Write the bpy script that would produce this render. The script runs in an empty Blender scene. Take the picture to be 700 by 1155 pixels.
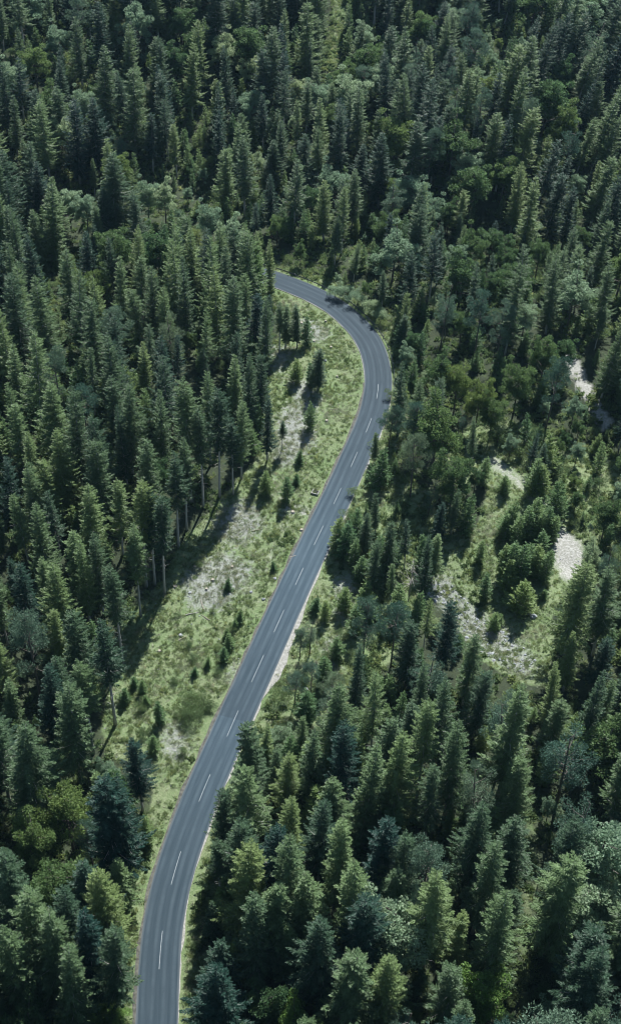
import bpy, math, random
import numpy as np
from mathutils import Vector, Matrix, Quaternion

RNG = np.random.default_rng(11)
random.seed(11)
scene = bpy.context.scene
COL = scene.collection

# ------------------------------------------------------------------ camera model (measured in a 700 x 1155 frame)
W0, H0 = 700.0, 1155.0
F = 1550.0
PITCH = math.radians(44.0)
ROLL = math.radians(2.5)
CAM = np.array([0.0, 0.0, 204.7])
fwd = np.array([0, math.cos(PITCH), -math.sin(PITCH)])
up0 = np.array([0, math.sin(PITCH), math.cos(PITCH)])
rt0 = np.array([1.0, 0, 0])
RT = math.cos(ROLL)*rt0 + math.sin(ROLL)*up0
UP = math.cos(ROLL)*up0 - math.sin(ROLL)*rt0

def sstep(a, b, x):
    t = np.clip((x-a)/(b-a), 0, 1)
    return t*t*(3-2*t)

def _hash(ix, iy, seed):
    n = (ix*374761393 + iy*668265263 + seed*974711) & 0x7fffffff
    n = (n ^ (n >> 13))*1274126177 & 0x7fffffff
    return ((n ^ (n >> 16)) & 0xffff)/65535.0

def noise(x, y, scale, seed=0):
    x = np.asarray(x, float)/scale; y = np.asarray(y, float)/scale
    ix = np.floor(x).astype(np.int64); iy = np.floor(y).astype(np.int64)
    fx = x-ix; fy = y-iy
    fx = fx*fx*(3-2*fx); fy = fy*fy*(3-2*fy)
    a = _hash(ix, iy, seed); b = _hash(ix+1, iy, seed); c = _hash(ix, iy+1, seed); d = _hash(ix+1, iy+1, seed)
    return (a*(1-fx)+b*fx)*(1-fy)+(c*(1-fx)+d*fx)*fy

def rays(px, py):
    px = np.asarray(px, float); py = np.asarray(py, float)
    return (fwd[None]*F + RT[None]*(px.reshape(-1, 1)-W0/2) - UP[None]*(py.reshape(-1, 1)-H0/2))

def flat(px, py, z=0.0):
    d = rays(px, py); t = (z-CAM[2])/d[:, 2]
    return CAM[None]+d*t[:, None]

def project(P):
    P = np.atleast_2d(P)-CAM[None]
    dz = P@fwd
    return W0/2+F*(P@RT)/dz, H0/2-F*(P@UP)/dz

# ------------------------------------------------------------------ road centreline, traced on the level road bed
road_px = [(173,1260),(174,1200),(177,1155),(179,1101),(183,1050),(190,1010),(204,960),(224,905),(237,874),(256,831),(269,801),(288,760),
           (309,713),(333,660),(354,615),(376,569),(394,530),(412,489),(421,466),(425,447),(427,430),(424,407),(417,387),(401,366),(377,345),(351,331),
           (329,322),(310,314.5),(290,309),(268,304),(244,299),(218,295)]
rp = flat([p[0] for p in road_px], [p[1] for p in road_px])[:, :2]
def catmull(P, step=1.0):
    out = []
    for i in range(len(P)-1):
        p0 = P[max(i-1, 0)]; p1 = P[i]; p2 = P[i+1]; p3 = P[min(i+2, len(P)-1)]
        n = max(2, int(np.linalg.norm(p2-p1)/step))
        for k in range(n):
            t = k/n
            out.append(0.5*((2*p1)+(-p0+p2)*t+(2*p0-5*p1+4*p2-p3)*t*t+(-p0+3*p1-3*p2+p3)*t**3))
    out.append(P[-1]); return np.array(out)
RC = catmull(rp, 1.0)
for _ in range(14):                                  # iron out the tracing jitter
    RC[1:-1] = (RC[:-2]+2*RC[1:-1]+RC[2:])/4
seg = np.linalg.norm(np.diff(RC, axis=0), axis=1)
RS = np.concatenate([[0], np.cumsum(seg)])
RTAN = np.gradient(RC, axis=0); RTAN /= np.linalg.norm(RTAN, axis=1)[:, None]
RNOR = np.stack([RTAN[:, 1], -RTAN[:, 0]], 1)      # to the right when driving away from the camera

def road_dist(x, y):
    x = np.asarray(x, float).ravel(); y = np.asarray(y, float).ravel()
    out = np.full(x.shape, 1e9)
    sub = RC[::3]
    for i in range(0, len(x), 20000):
        a = (x[i:i+20000, None]-sub[None, :, 0])**2+(y[i:i+20000, None]-sub[None, :, 1])**2
        out[i:i+20000] = np.sqrt(a.min(1))
    return out

def relief(x, y):
    h = 7*(noise(x, y, 46, 1)-.5)+2.6*(noise(x, y, 17, 2)-.5)+.5*(noise(x, y, 5, 3)-.5)
    rise = np.maximum(0, y-325)
    h = h + 0.16*rise*rise/(rise+30) * np.clip(1-(y-900)/900, 0, 1)
    h = h + 0.05*np.maximum(0, -x-15)
    return h
def height(x, y):
    x = np.asarray(x, float); y = np.asarray(y, float)
    shp = x.shape
    d = road_dist(x, y).reshape(shp)
    w = sstep(5.5, 45, d)
    return relief(x, y)*w - 0.05 - 0.10*sstep(3.0, 4.2, d)*(1-sstep(5.5, 12, d)) + .35*(noise(x, y, 3.1, 7)-.5)*sstep(4.5, 9, d)

# a height table for quick look-ups
GX = np.arange(-230, 231, 1.0); GY = np.arange(40, 661, 1.0)
_gx, _gy = np.meshgrid(GX, GY)
HT = height(_gx, _gy)
def hz(x, y):
    x = np.asarray(x, float); y = np.asarray(y, float)
    fx = np.clip((x-GX[0]), 0, len(GX)-1.001); fy = np.clip((y-GY[0]), 0, len(GY)-1.001)
    ix = fx.astype(int); iy = fy.astype(int); fx = fx-ix; fy = fy-iy
    return (HT[iy, ix]*(1-fx)+HT[iy, ix+1]*fx)*(1-fy)+(HT[iy+1, ix]*(1-fx)+HT[iy+1, ix+1]*fx)*fy

def ground(px, py, lift=0.0):
    px = np.atleast_1d(np.asarray(px, float)); py = np.atleast_1d(np.asarray(py, float))
    d = rays(px, py); z = np.zeros(len(px))
    for _ in range(25):
        t = (z-CAM[2])/d[:, 2]; P = CAM[None]+d*t[:, None]
        z = .5*z+.5*(hz(P[:, 0], P[:, 1])+lift)
    return np.stack([P[:, 0], P[:, 1], hz(P[:, 0], P[:, 1])], 1)

def inside(poly, x, y):
    poly = np.asarray(poly, float); r = np.zeros(np.shape(x), bool); n = len(poly); j = n-1
    for i in range(n):
        xi, yi = poly[i]; xj, yj = poly[j]
        c = ((yi > y) != (yj > y)) & (x < (xj-xi)*(y-yi)/(yj-yi+1e-12)+xi)
        r ^= c; j = i
    return r
def world_poly(pts):
    return ground([p[0] for p in pts], [p[1] for p in pts])[:, :2]
def strip_poly(pts, w):
    P = np.array(pts, float); T = np.gradient(P, axis=0); T /= np.linalg.norm(T, axis=1)[:, None]
    N = np.stack([-T[:, 1], T[:, 0]], 1)*w/2
    return [tuple(v) for v in np.concatenate([P+N, (P-N)[::-1]])]

# ------------------------------------------------------------------ open places, traced once and then kept as ground polygons
CLEAR_L = [(332,330),(322,360),(312,385),(306,410),(302,450),(298,490),(288,520),(258,552),(236,578),(214,602),(196,628),(184,660),(160,676),(140,700),(128,740),(122,780),(116,820),
           (120,850),(150,870),(184,900),(186,930),(172,980),(158,1050),(146,1160),(176,1200),(180,1155),(183,1050),(204,960),(237,874),(288,760),(354,615),(412,489),(427,430),(401,366),(351,331)]
VIS_ROAD = [(144,1160),(150,1090),(158,1030),(172,970),(200,890),(222,850),(260,770),(310,680),(360,560),(395,495),(408,450),(404,405),(380,368),(345,340),(300,320),(300,309),(330,314),(370,330),(410,355),(436,390),(443,430),(436,470),
            (410,530),(372,600),(345,655),(322,706),(304,740),(288,790),(262,830),(243,866),(233,900),(222,940),(214,985),(209,1040),(205,1100),(203,1160)]
CLEAR_R = [(546,516),(560,512),(600,545),(612,575),(640,596),(668,618),(655,650),(640,668),(624,690),(628,720),(616,775),(590,772),(545,748),(505,690),(478,655),(490,622),(512,600),(536,600),(548,560)]
CLEAR_M = [(372,640),(405,622),(425,650),(420,700),(398,770),(370,820),(335,840),(318,835),(310,800),(335,735),(350,690)]
VIS_M = [(350,672),(372,640),(405,625),(418,660),(405,710),(380,765),(345,790),(300,800),(304,770),(318,725)]
TRACK_W = strip_poly([(641,398),(648,415),(660,440),(672,462),(686,482)], 15)
TRAIL = strip_poly([(596,900),(600,960),(594,1040),(588,1160),(584,1230)], 22)
SLIT = strip_poly([(386,-60),(382,0),(380,30),(374,60),(370,80)], 17)
VIS = [CLEAR_L, VIS_ROAD, CLEAR_R, TRACK_W, SLIT, VIS_M, strip_poly([(597,930),(600,970),(594,1040),(589,1160)], 9)]
BASE_FORBID = [world_poly(p) for p in (CLEAR_L, CLEAR_R, CLEAR_M, TRACK_W, TRAIL, SLIT)]
SUNNY = [BASE_FORBID[3], BASE_FORBID[5], world_poly([(622,600),(640,598),(662,618),(656,640),(640,664),(630,650),(622,622)]), world_poly([(490,640),(540,660),(615,690),(625,720),(610,770),(560,745)])]
visf = np.zeros((1400, 1000), bool)                # frame with a margin of 150
_yy, _xx = np.mgrid[0:1400, 0:1000]
for p in VIS: visf |= inside(p, _xx-150+.5, _yy-100+.5)
SUNXY = np.array([math.sin(math.radians(14)), math.cos(math.radians(14))]); TAN_E = math.tan(math.radians(50))
def shades_road(P, h):
    if P[0] < -40 and P[1] > 280: return False
    for f_ in (.25, .4, .55, .7, .85):
        q = P[:2]-SUNXY*h*f_/TAN_E
        if road_dist(q[0], q[1])[0] < (4.6 if f_ < .6 else 3.3)+(1.6 if P[1] < 190 and f_ < .8 else 0): return True
        if f_ > .3 and any(inside(w_, q[0], q[1]) for w_ in SUNNY): return True
    return False
def seen_block(P, h, hw):
    """does a tree at P (height h, half width hw) stand in front of one of the open places?"""
    n = 0
    for f_, wf in ((.12, .5), (.3, .9), (.5, .75), (.7, .5), (.85, .28), (1.0, .05)):
        x, y = project(np.array([P[0], P[1], P[2]+h*f_]))
        s = F/((P-CAM)@fwd)
        for sgn in (-1, 0, 1):
            ix = int(x[0]+sgn*hw*wf*s)+150; iy = int(y[0])+100
            if 0 <= ix < 1000 and 0 <= iy < 1400 and visf[iy, ix]: n += 1
    return n

# ------------------------------------------------------------------ small tools
def new_mesh(name, V, Fq, mats, mi=None, smooth=False):
    V = np.asarray(V, np.float32); me = bpy.data.meshes.new(name)
    if isinstance(Fq, np.ndarray):
        nf, k = Fq.shape
        me.vertices.add(len(V)); me.vertices.foreach_set('co', V.ravel())
        me.loops.add(nf*k); me.loops.foreach_set('vertex_index', Fq.astype(np.int32).ravel())
        me.polygons.add(nf); me.polygons.foreach_set('loop_start', np.arange(0, nf*k, k, dtype=np.int32))
        me.update(calc_edges=True)
    else:
        me.from_pydata(V.tolist(), [], [list(f) for f in Fq]); me.update()
    for m in mats: me.materials.append(m)
    if mi is not None: me.polygons.foreach_set('material_index', np.asarray(mi, np.int32))
    me.polygons.foreach_set('use_smooth', np.full(len(me.polygons), smooth))
    me.update()
    return me
def link(name, data, parent=None):
    o = bpy.data.objects.new(name, data); COL.objects.link(o)
    if parent is not None: o.parent = parent
    return o
def tag(o, label=None, cat=None, group=None, kind=None):
    if label: o['label'] = label
    if cat: o['category'] = cat
    if group: o['group'] = group
    if kind: o['kind'] = kind
    return o
def empty(name, loc, rz=0.0, s=1.0):
    o = bpy.data.objects.new(name, None); COL.objects.link(o); o.location = [float(v) for v in loc]
    o.rotation_euler = (0, 0, rz); o.scale = (s, s, s); o.empty_display_size = .5
    return o

class MB:
    """collects tubes, boxes and loose faces into one mesh"""
    def __init__(s): s.V = []; s.F = []; s.n = 0
    def add(s, V, Fs):
        V = np.asarray(V, float); s.V.append(V); s.F += [tuple(int(i)+s.n for i in f) for f in Fs]; s.n += len(V)
    def tube(s, P, R, k=7, cap=True):
        P = np.asarray(P, float); n = len(P); T = np.gradient(P, axis=0); T /= np.linalg.norm(T, axis=1)[:, None]+1e-9
        a = np.array([1.0, 0, 0]) if abs(T[0][0]) < .8 else np.array([0, 1.0, 0])
        V = []
        for i in range(n):
            u = np.cross(T[i], a); u /= np.linalg.norm(u)+1e-9; v = np.cross(T[i], u)
            for j in range(k):
                t = 2*math.pi*j/k; V.append(P[i]+R[i]*(math.cos(t)*u+math.sin(t)*v))
        Fs = [(i*k+j, i*k+(j+1) % k, (i+1)*k+(j+1) % k, (i+1)*k+j) for i in range(n-1) for j in range(k)]
        if cap: Fs.append(tuple(range((n-1)*k, n*k))); Fs.append(tuple(range(k))[::-1])
        s.add(V, Fs)
    def box(s, c, d, rz=0.0, taper=1.0):
        x, y, z = np.array(d)/2.0; ca, sa = math.cos(rz), math.sin(rz)
        V = []
        for dz, tp in ((-z, 1), (z, taper)):
            for dx, dy in ((-x, -y), (x, -y), (x, y), (-x, y)):
                a, b = dx*tp, dy*tp
                V.append((c[0]+a*ca-b*sa, c[1]+a*sa+b*ca, c[2]+dz))
        s.add(V, [(3, 2, 1, 0), (4, 5, 6, 7), (0, 1, 5, 4), (1, 2, 6, 5), (2, 3, 7, 6), (3, 0, 4, 7)])
    def mesh(s, name, mats, smooth=False):
        return new_mesh(name, np.concatenate(s.V), s.F, mats, smooth=smooth)

# ------------------------------------------------------------------ materials
def mat(name):
    m = bpy.data.materials.new(name); m.use_nodes = True
    nt = m.node_tree; nt.nodes.clear()
    return m, nt, nt.nodes, nt.links
def N(nt, t, **kw):
    n = nt.nodes.new(t)
    for k, v in kw.items():
        if k.startswith('i_'): n.inputs[k[2:].replace('_', ' ')].default_value = v
        else: setattr(n, k, v)
    return n
def ramp(nt, stops, interp='LINEAR'):
    r = nt.nodes.new('ShaderNodeValToRGB'); e = r.color_ramp.elements; r.color_ramp.interpolation = interp
    while len(e) < len(stops): e.new(.5)
    for i, (p, c) in enumerate(stops): e[i].position = p; e[i].color = (*c, 1)
    return r
def noise_node(nt, scale, detail=4, rough=.6, vec=None):
    n = N(nt, 'ShaderNodeTexNoise'); n.inputs['Scale'].default_value = scale; n.inputs['Detail'].default_value = detail; n.inputs['Roughness'].default_value = rough
    if vec is not None: nt.links.new(vec, n.inputs['Vector'])
    return n
def mixc(nt, fac, a, b):
    m = nt.nodes.new('ShaderNodeMix'); m.data_type = 'RGBA'
    if isinstance(fac, (int, float)): m.inputs[0].default_value = fac
    else: nt.links.new(fac, m.inputs[0])
    for s_, v in ((6, a), (7, b)):
        if isinstance(v, tuple): m.inputs[s_].default_value = (*v, 1)
        else: nt.links.new(v, m.inputs[s_])
    return m.outputs[2]

def foliage_mat(name, dark, light, rough=.48, transl=.3, warm=1.0):
    m, nt, nd, lk = mat(name)
    oi = N(nt, 'ShaderNodeObjectInfo'); geo = N(nt, 'ShaderNodeNewGeometry')
    r1 = ramp(nt, [(0, dark), (.45, tuple((a+b)/2 for a, b in zip(dark, light))), (.82, light), (1, (light[0]*1.15, light[1]*1.05, light[2]*.9))])
    lk.new(oi.outputs['Random'], r1.inputs[0])
    tc = N(nt, 'ShaderNodeTexCoord')
    nz = noise_node(nt, .9, 3, .6, tc.outputs['Object'])
    hs = N(nt, 'ShaderNodeHueSaturation')
    mr = N(nt, 'ShaderNodeMapRange'); mr.inputs['To Min'].default_value = .4; mr.inputs['To Max'].default_value = 1.65
    lk.new(nz.outputs['Fac'], mr.inputs['Value'])
    lk.new(r1.outputs[0], hs.inputs['Color']); lk.new(mr.outputs[0], hs.inputs['Value'])
    # leaf to leaf variation
    hs2 = N(nt, 'ShaderNodeHueSaturation'); mr2 = N(nt, 'ShaderNodeMapRange')
    mr2.inputs['To Min'].default_value = .8; mr2.inputs['To Max'].default_value = 1.25
    lk.new(geo.outputs['Random Per Island'], mr2.inputs['Value']); lk.new(mr2.outputs[0], hs2.inputs['Value']); lk.new(hs.outputs[0], hs2.inputs['Color'])
    pb = N(nt, 'ShaderNodeBsdfPrincipled'); pb.inputs['Roughness'].default_value = rough
    pb.inputs['Specular IOR Level'].default_value = .16
    lk.new(hs2.outputs[0], pb.inputs['Base Color'])
    tr = N(nt, 'ShaderNodeBsdfTranslucent')
    t2 = N(nt, 'ShaderNodeHueSaturation'); t2.inputs['Value'].default_value = 1.6; t2.inputs['Hue'].default_value = .49
    lk.new(hs2.outputs[0], t2.inputs['Color']); lk.new(t2.outputs[0], tr.inputs['Color'])
    mx = N(nt, 'ShaderNodeMixShader'); mx.inputs[0].default_value = transl
    out = N(nt, 'ShaderNodeOutputMaterial')
    lk.new(pb.outputs[0], mx.inputs[1]); lk.new(tr.outputs[0], mx.inputs[2]); lk.new(mx.outputs[0], out.inputs[0])
    return m
def simple_mat(name, c1, c2, scale=3, rough=.9, bump=0.0, obj=True):
    m, nt, nd, lk = mat(name)
    tc = N(nt, 'ShaderNodeTexCoord'); nz = noise_node(nt, scale, 5, .65, tc.outputs['Object'])
    r = ramp(nt, [(.3, c1), (.7, c2)]); lk.new(nz.outputs['Fac'], r.inputs[0])
    pb = N(nt, 'ShaderNodeBsdfPrincipled'); pb.inputs['Roughness'].default_value = rough; lk.new(r.outputs[0], pb.inputs['Base Color'])
    if bump:
        b = N(nt, 'ShaderNodeBump'); b.inputs['Strength'].default_value = bump; b.inputs['Distance'].default_value = .1
        lk.new(nz.outputs['Fac'], b.inputs['Height']); lk.new(b.outputs[0], pb.inputs['Normal'])
    out = N(nt, 'ShaderNodeOutputMaterial'); lk.new(pb.outputs[0], out.inputs[0])
    return m

M_SPRUCE = foliage_mat('spruce_needles', (.014, .044, .034), (.112, .172, .072), transl=.32)
M_PINE = foliage_mat('pine_needles', (.045, .095, .070), (.095, .150, .100), transl=.3)
M_LEAF = foliage_mat('broad_leaves', (.055, .110, .048), (.105, .165, .058), transl=.42)
M_PALE = foliage_mat('pale_leaves', (.15, .23, .15), (.22, .30, .19), transl=.42)
M_YOUNG = foliage_mat('young_needles', (.060, .120, .050), (.12, .185, .070), transl=.38)
M_FRESH = foliage_mat('fresh_leaves', (.12, .21, .055), (.16, .26, .075), transl=.42)
M_BUSH = foliage_mat('shrub_leaves', (.075, .125, .055), (.14, .20, .085), transl=.4)
M_GRASSB = foliage_mat('grass_blades', (.110, .170, .066), (.21, .265, .12), transl=.38)
M_DRY = foliage_mat('dry_stalks', (.22, .25, .16), (.34, .36, .27), transl=.3)
M_BARK = simple_mat('spruce_bark', (.28, .27, .255), (.46, .45, .435), 4)
M_BARKP = simple_mat('pine_bark', (.07, .06, .052), (.15, .13, .115), 4)
M_DEAD = simple_mat('dead_wood', (.25, .23, .21), (.42, .40, .37), 5)
M_CUT = simple_mat('cut_wood', (.20, .175, .14), (.32, .29, .245), 6)
M_ROCK = simple_mat('limestone', (.16, .175, .19), (.34, .355, .37), 2.5, bump=.5)
M_CONC = simple_mat('concrete', (.18, .18, .17), (.30, .30, .28), 3)
M_STEEL = simple_mat('weathered_steel', (.045, .05, .055), (.10, .105, .11), 3, rough=.5)
M_BLACK = simple_mat('dark_hollow', (.01, .01, .01), (.02, .02, .02), 3)
M_PLASTIC = simple_mat('white_plastic', (.70, .70, .68), (.80, .80, .78), 3, rough=.5)

# ------------------------------------------------------------------ plants
def diamonds(O, D, L, Wd, roll):
    """n kites: base O, direction D (unit), length L, width Wd, roll angle; returns V (n*4,3), F (n,4)"""
    n = len(O); upv = np.array([0, 0, 1.0])
    S = np.cross(D, upv[None]); nn = np.linalg.norm(S, axis=1); S[nn < 1e-3] = (1, 0, 0); S /= np.linalg.norm(S, axis=1)[:, None]
    U = np.cross(S, D)
    A = S*np.cos(roll)[:, None]+U*np.sin(roll)[:, None]
    mid = O+D*(L*.45)[:, None]
    V = np.stack([O, mid+A*(Wd/2)[:, None], O+D*L[:, None], mid-A*(Wd/2)[:, None]], 1).reshape(-1, 3)
    Fq = np.arange(n*4).reshape(n, 4)
    return V, Fq

def spruce(seed, H=26., R=3.4, z0=.22, whorls=25, per=7, shape=.75, ragged=.25, droop=1.0, gap=0.0, thin=2.0, tw=.135):
    r = np.random.default_rng(seed)
    bendx, bendy = r.normal(0, .012, 2)
    axis = lambda z: np.stack([bendx*z*z/H*1.0+0*z, bendy*z*z/H+0*z, z], -1)
    O = []; D = []; L = []; Wd = []; Rl = []
    tb = MB()
    zz = np.linspace(0, H, 12); tb.tube(axis(zz), .0098*H*(1-zz/H)**.85+.015+(.08*np.exp(-zz/.6)), 7)
    asym = r.uniform(0, 6.28)
    for w in range(whorls):
        t = (w+.5)/whorls; t = t**.92
        z = H*(z0+(1-z0)*t)-.15
        prof = (1-t)**shape*(.55+.45*min(1, t*4.5+.15))
        k = int(per*(1.0 if t < .85 else .75)+r.integers(-1, 2))
        a0 = r.uniform(0, 6.28)
        for j in range(k):
            if r.random() < gap*(1-t): continue
            a = a0+6.283*j/k+r.normal(0, .18); l = R*prof*r.uniform(1-ragged, 1+ragged*.7)*(1+.22*math.sin(a+asym+t*3))*(1+.18*math.sin(7*t+asym))+.25
            zb = z+r.normal(0, .22)
            el = (.75*t-.32*droop)+r.normal(0, .08)
            cur = .22*(1-t)+.05
            n = max(3, int(l/.27*thin)); s = (np.arange(n)+.6)/n
            ca, sa = math.cos(a), math.sin(a)
            hd = l*s; zo = hd*math.tan(el)+cur*l*s*s-.10*l*np.sin(s*3.1)*(1-t)
            base = axis(np.full(n, zb)); P = base+np.stack([ca*hd, sa*hd, zo], 1)
            slope = math.tan(el)+2*cur*s
            for side in (-1, 1):
                ang = a+side*(.95-.35*s)+r.normal(0, .15, n)
                pit = np.arctan(slope)*.7-.25*droop*(1-t)+r.normal(0, .16, n)
                tl = (np.minimum(1.05, .30*l+.22)*(1-s)**.65*(.45+.55*np.minimum(1, s*3))+.20)*r.uniform(.75, 1.2, n)
                d = np.stack([np.cos(ang)*np.cos(pit), np.sin(ang)*np.cos(pit), np.sin(pit)], 1)
                O.append(P); D.append(d); L.append(tl); Wd.append(r.uniform(.8, 1.25, n)*tw); Rl.append(r.normal(0, .55, n))
                # second, shorter and hanging rank
                m = r.random(n) < .75
                if m.any():
                    ang2 = ang[m]+r.normal(0, .5, m.sum()); p2 = pit[m]-r.uniform(.3, 1.0, m.sum())*(1-.6*t)
                    d = np.stack([np.cos(ang2)*np.cos(p2), np.sin(ang2)*np.cos(p2), np.sin(p2)], 1)
                    O.append(P[m]+r.normal(0, .06, (m.sum(), 3))); D.append(d); L.append(tl[m]*r.uniform(.5, .9, m.sum())); Wd.append(r.uniform(.8, 1.2, m.sum())*tw*.9); Rl.append(r.normal(0, .8, m.sum()))
            # tip
            O.append(P[-1:]); D.append(np.array([[ca*.95, sa*.95, .25]])); L.append(np.array([.38])); Wd.append(np.array([tw*.9])); Rl.append(np.zeros(1))
            if t < .5 and j % 2 == 0:
                q = base[0]; e = P[int(n*.7)]
                tb.tube([q, (q+e)/2+np.array([0, 0, -.04*l]), e], [.055, .035, .012], 3, cap=False)
    # leader
    m = 34; zt = r.uniform(H-1.6, H+.1, m); an = r.uniform(0, 6.28, m); pt = r.uniform(.35, 1.2, m)
    O.append(axis(zt)); D.append(np.stack([np.cos(an)*np.cos(pt), np.sin(an)*np.cos(pt), np.sin(pt)], 1)); L.append(.25+.25*(H-zt).clip(0)); Wd.append(np.full(m, tw*.7)); Rl.append(r.normal(0, .5, m))
    # dead snags below the crown
    for _ in range(int(10*z0/.3)):
        z = r.uniform(.35*z0, z0)*H; a = r.uniform(0, 6.28); l = r.uniform(.5, 1.6)
        q = axis(np.array([z]))[0]; tb.tube([q, q+np.array([math.cos(a)*l, math.sin(a)*l, -.15*l])], [.035, .008], 3, cap=False)
    V, Fq = diamonds(*[np.concatenate(x) for x in (O, D, L, Wd, Rl)])
    return V, Fq, tb

def clumpy(seed, H, centres, radii, leaves, size, up=.3, narrow=.55, trunk_r=.18, sag=0.0, trunk_top=.8, limbs=True):
    """crown of leaf clumps at given centres; trunk and limbs reaching them"""
    r = np.random.default_rng(seed); O = []; D = []; L = []; Wd = []; Rl = []
    tb = MB(); bx, by = r.normal(0, .03, 2)*H
    zz = np.linspace(0, H*trunk_top, 9); ax = lambda z: np.stack([bx*(z/H)**1.6, by*(z/H)**1.6, z], -1)
    tb.tube(ax(zz), trunk_r*(1-.8*zz/(H*trunk_top))+.02, 7)
    for c, R in zip(centres, radii):
        n = int(leaves*(R*R)); v = r.normal(0, 1, (n, 3)); v /= np.linalg.norm(v, axis=1)[:, None]
        rad = R*r.uniform(.35, 1.08, n)**.6
        p = c+v*rad[:, None]*np.array([1, 1, .72]); 
        d = v*.7+r.normal(0, .55, (n, 3)); d[:, 2] += up; d /= np.linalg.norm(d, axis=1)[:, None]
        O.append(p); D.append(d); L.append(size*r.uniform(.7, 1.4, n)); Wd.append(size*narrow*r.uniform(.8, 1.3, n)); Rl.append(r.uniform(0, 3.1, n))
        if limbs:
            z = max(.25*H, min(c[2]-.9*R-.15*math.hypot(c[0], c[1]), H*trunk_top)); q = ax(np.array([z]))[0]
            mid = (q+c)/2; mid[2] -= .08*np.linalg.norm(c-q)
            tb.tube([q, mid, c], [trunk_r*.38, trunk_r*.25, .02], 4, cap=False)
    V, Fq = diamonds(*[np.concatenate(x) for x in (O, D, L, Wd, Rl)])
    return V, Fq, tb

def pine_centres(r, H, R, lo=.5, n=26):
    C = []; Rs = []
    for i in range(n):
        t = r.random()**.8; z = H*(lo+(1-lo)*t)-.6; rr = R*math.sqrt(max(0.05, 1-(abs(t-.35)/.72)**2))*r.uniform(.35, 1.0); a = i*2.4+r.normal(0, .4)
        C.append(np.array([rr*math.cos(a), rr*math.sin(a), z])); Rs.append(r.uniform(.75, 1.25)*R/3.2)
    C.append(np.array([0, 0, H-.5])); Rs.append(R/4)
    return C, Rs
def broad_centres(r, H, R, lo=.28, n=48):
    C = []; Rs = []
    for i in range(n):
        v = r.normal(0, 1, 3); v /= np.linalg.norm(v); v[2] = abs(v[2])*1.0-.35*(r.random() < .45)
        q = r.uniform(.45, 1.0)*(1+.22*math.sin(3*math.atan2(v[1], v[0])+seed_phase(H)))
        zc = H*(lo+(1-lo)*.42); hh = H*(1-lo)*.58
        C.append(np.array([v[0]*R*q, v[1]*R*q, zc+v[2]*hh*q*.95])); Rs.append(r.uniform(.20, .34)*R)
    return C, Rs
def seed_phase(H): return (H*7.13) % 6.28

PROTO = {}     # key -> dict(trunk mesh, crown mesh, joined mesh, H, R)
def register(key, V, Fq, tb, leafm, barkm, H, R):
    crown = new_mesh(key+'_crown', V, Fq, [leafm])
    trunk = tb.mesh(key+'_trunk', [barkm], smooth=True)
    TV = np.concatenate(tb.V); 
    me = bpy.data.meshes.new(key+'_whole')
    tf = [f for f in tb.F if len(f) == 4]
    tv = np.array(tf, dtype=np.int32) if tf else np.zeros((0, 4), np.int32)
    AV = np.concatenate([V, TV]); AF = np.concatenate([Fq, tv+len(V)])
    whole = new_mesh(key+'_whole', AV, AF, [leafm, barkm], np.concatenate([np.zeros(len(Fq)), np.ones(len(tv))]))
    PROTO[key] = dict(trunk=trunk, crown=crown, whole=whole, H=H, R=R)

for i, kw in enumerate([
    dict(H=27, R=3.7, z0=.16, shape=.72, ragged=.34),
    dict(H=29, R=3.3, z0=.26, shape=.52, ragged=.42, gap=.16),
    dict(H=25, R=4.0, z0=.12, shape=.62, ragged=.36, per=8),
    dict(H=28, R=2.9, z0=.20, shape=.70, ragged=.28, whorls=27),
    dict(H=26, R=3.7, z0=.20, shape=.55, ragged=.35, gap=.16, droop=1.25),
    dict(H=24, R=3.4, z0=.15, shape=.48, ragged=.34, gap=.08),
    dict(H=27, R=3.0, z0=.30, shape=.50, ragged=.42, gap=.25, droop=1.4, whorls=22),
    dict(H=22, R=2.6, z0=.08, shape=.95, ragged=.22, whorls=26),
    dict(H=28, R=3.4, z0=.35, shape=.60, ragged=.38, gap=.2, whorls=21, per=6)]):
    V, Fq, tb = spruce(100+i, **kw); register('spruce%d' % i, V, Fq, tb, M_SPRUCE, M_BARK, kw['H'], kw['R'])
V, Fq, tb = spruce(120, H=30, R=3.3, z0=.50, shape=.55, whorls=22, ragged=.35, gap=.1); register('tall_bare', V, Fq, tb, M_SPRUCE, M_BARK, 30, 3.3)
V, Fq, tb = spruce(121, H=29, R=2.9, z0=.42, shape=.6, whorls=22, ragged=.4, gap=.2); register('tall_bare2', V, Fq, tb, M_SPRUCE, M_BARK, 29, 2.9)
for i in range(3):
    V, Fq, tb = spruce(140+i, H=[8, 6.5, 9][i], R=[1.7, 1.6, 1.5][i], z0=.03, whorls=16, per=7, shape=.8, droop=.4, tw=.14, thin=1.6, ragged=.4, gap=.15); register('young%d' % i, V, Fq, tb, M_YOUNG, M_BARK, [8, 6.5, 9][i], 1.6)
for i in range(3):
    r = np.random.default_rng(200+i); H_ = [21, 19, 22][i]; C_, R_ = pine_centres(r, H_, [3.3, 3.7, 2.9][i], [.42, .48, .38][i], [34, 30, 34][i])
    V, Fq, tb = clumpy(210+i, H_, C_, [x*.9 for x in R_], 250, .26, up=.5, narrow=.40, trunk_r=.2, trunk_top=.95); register('pine%d' % i, V, Fq, tb, M_PINE, M_BARKP, H_, 3.3)
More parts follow.
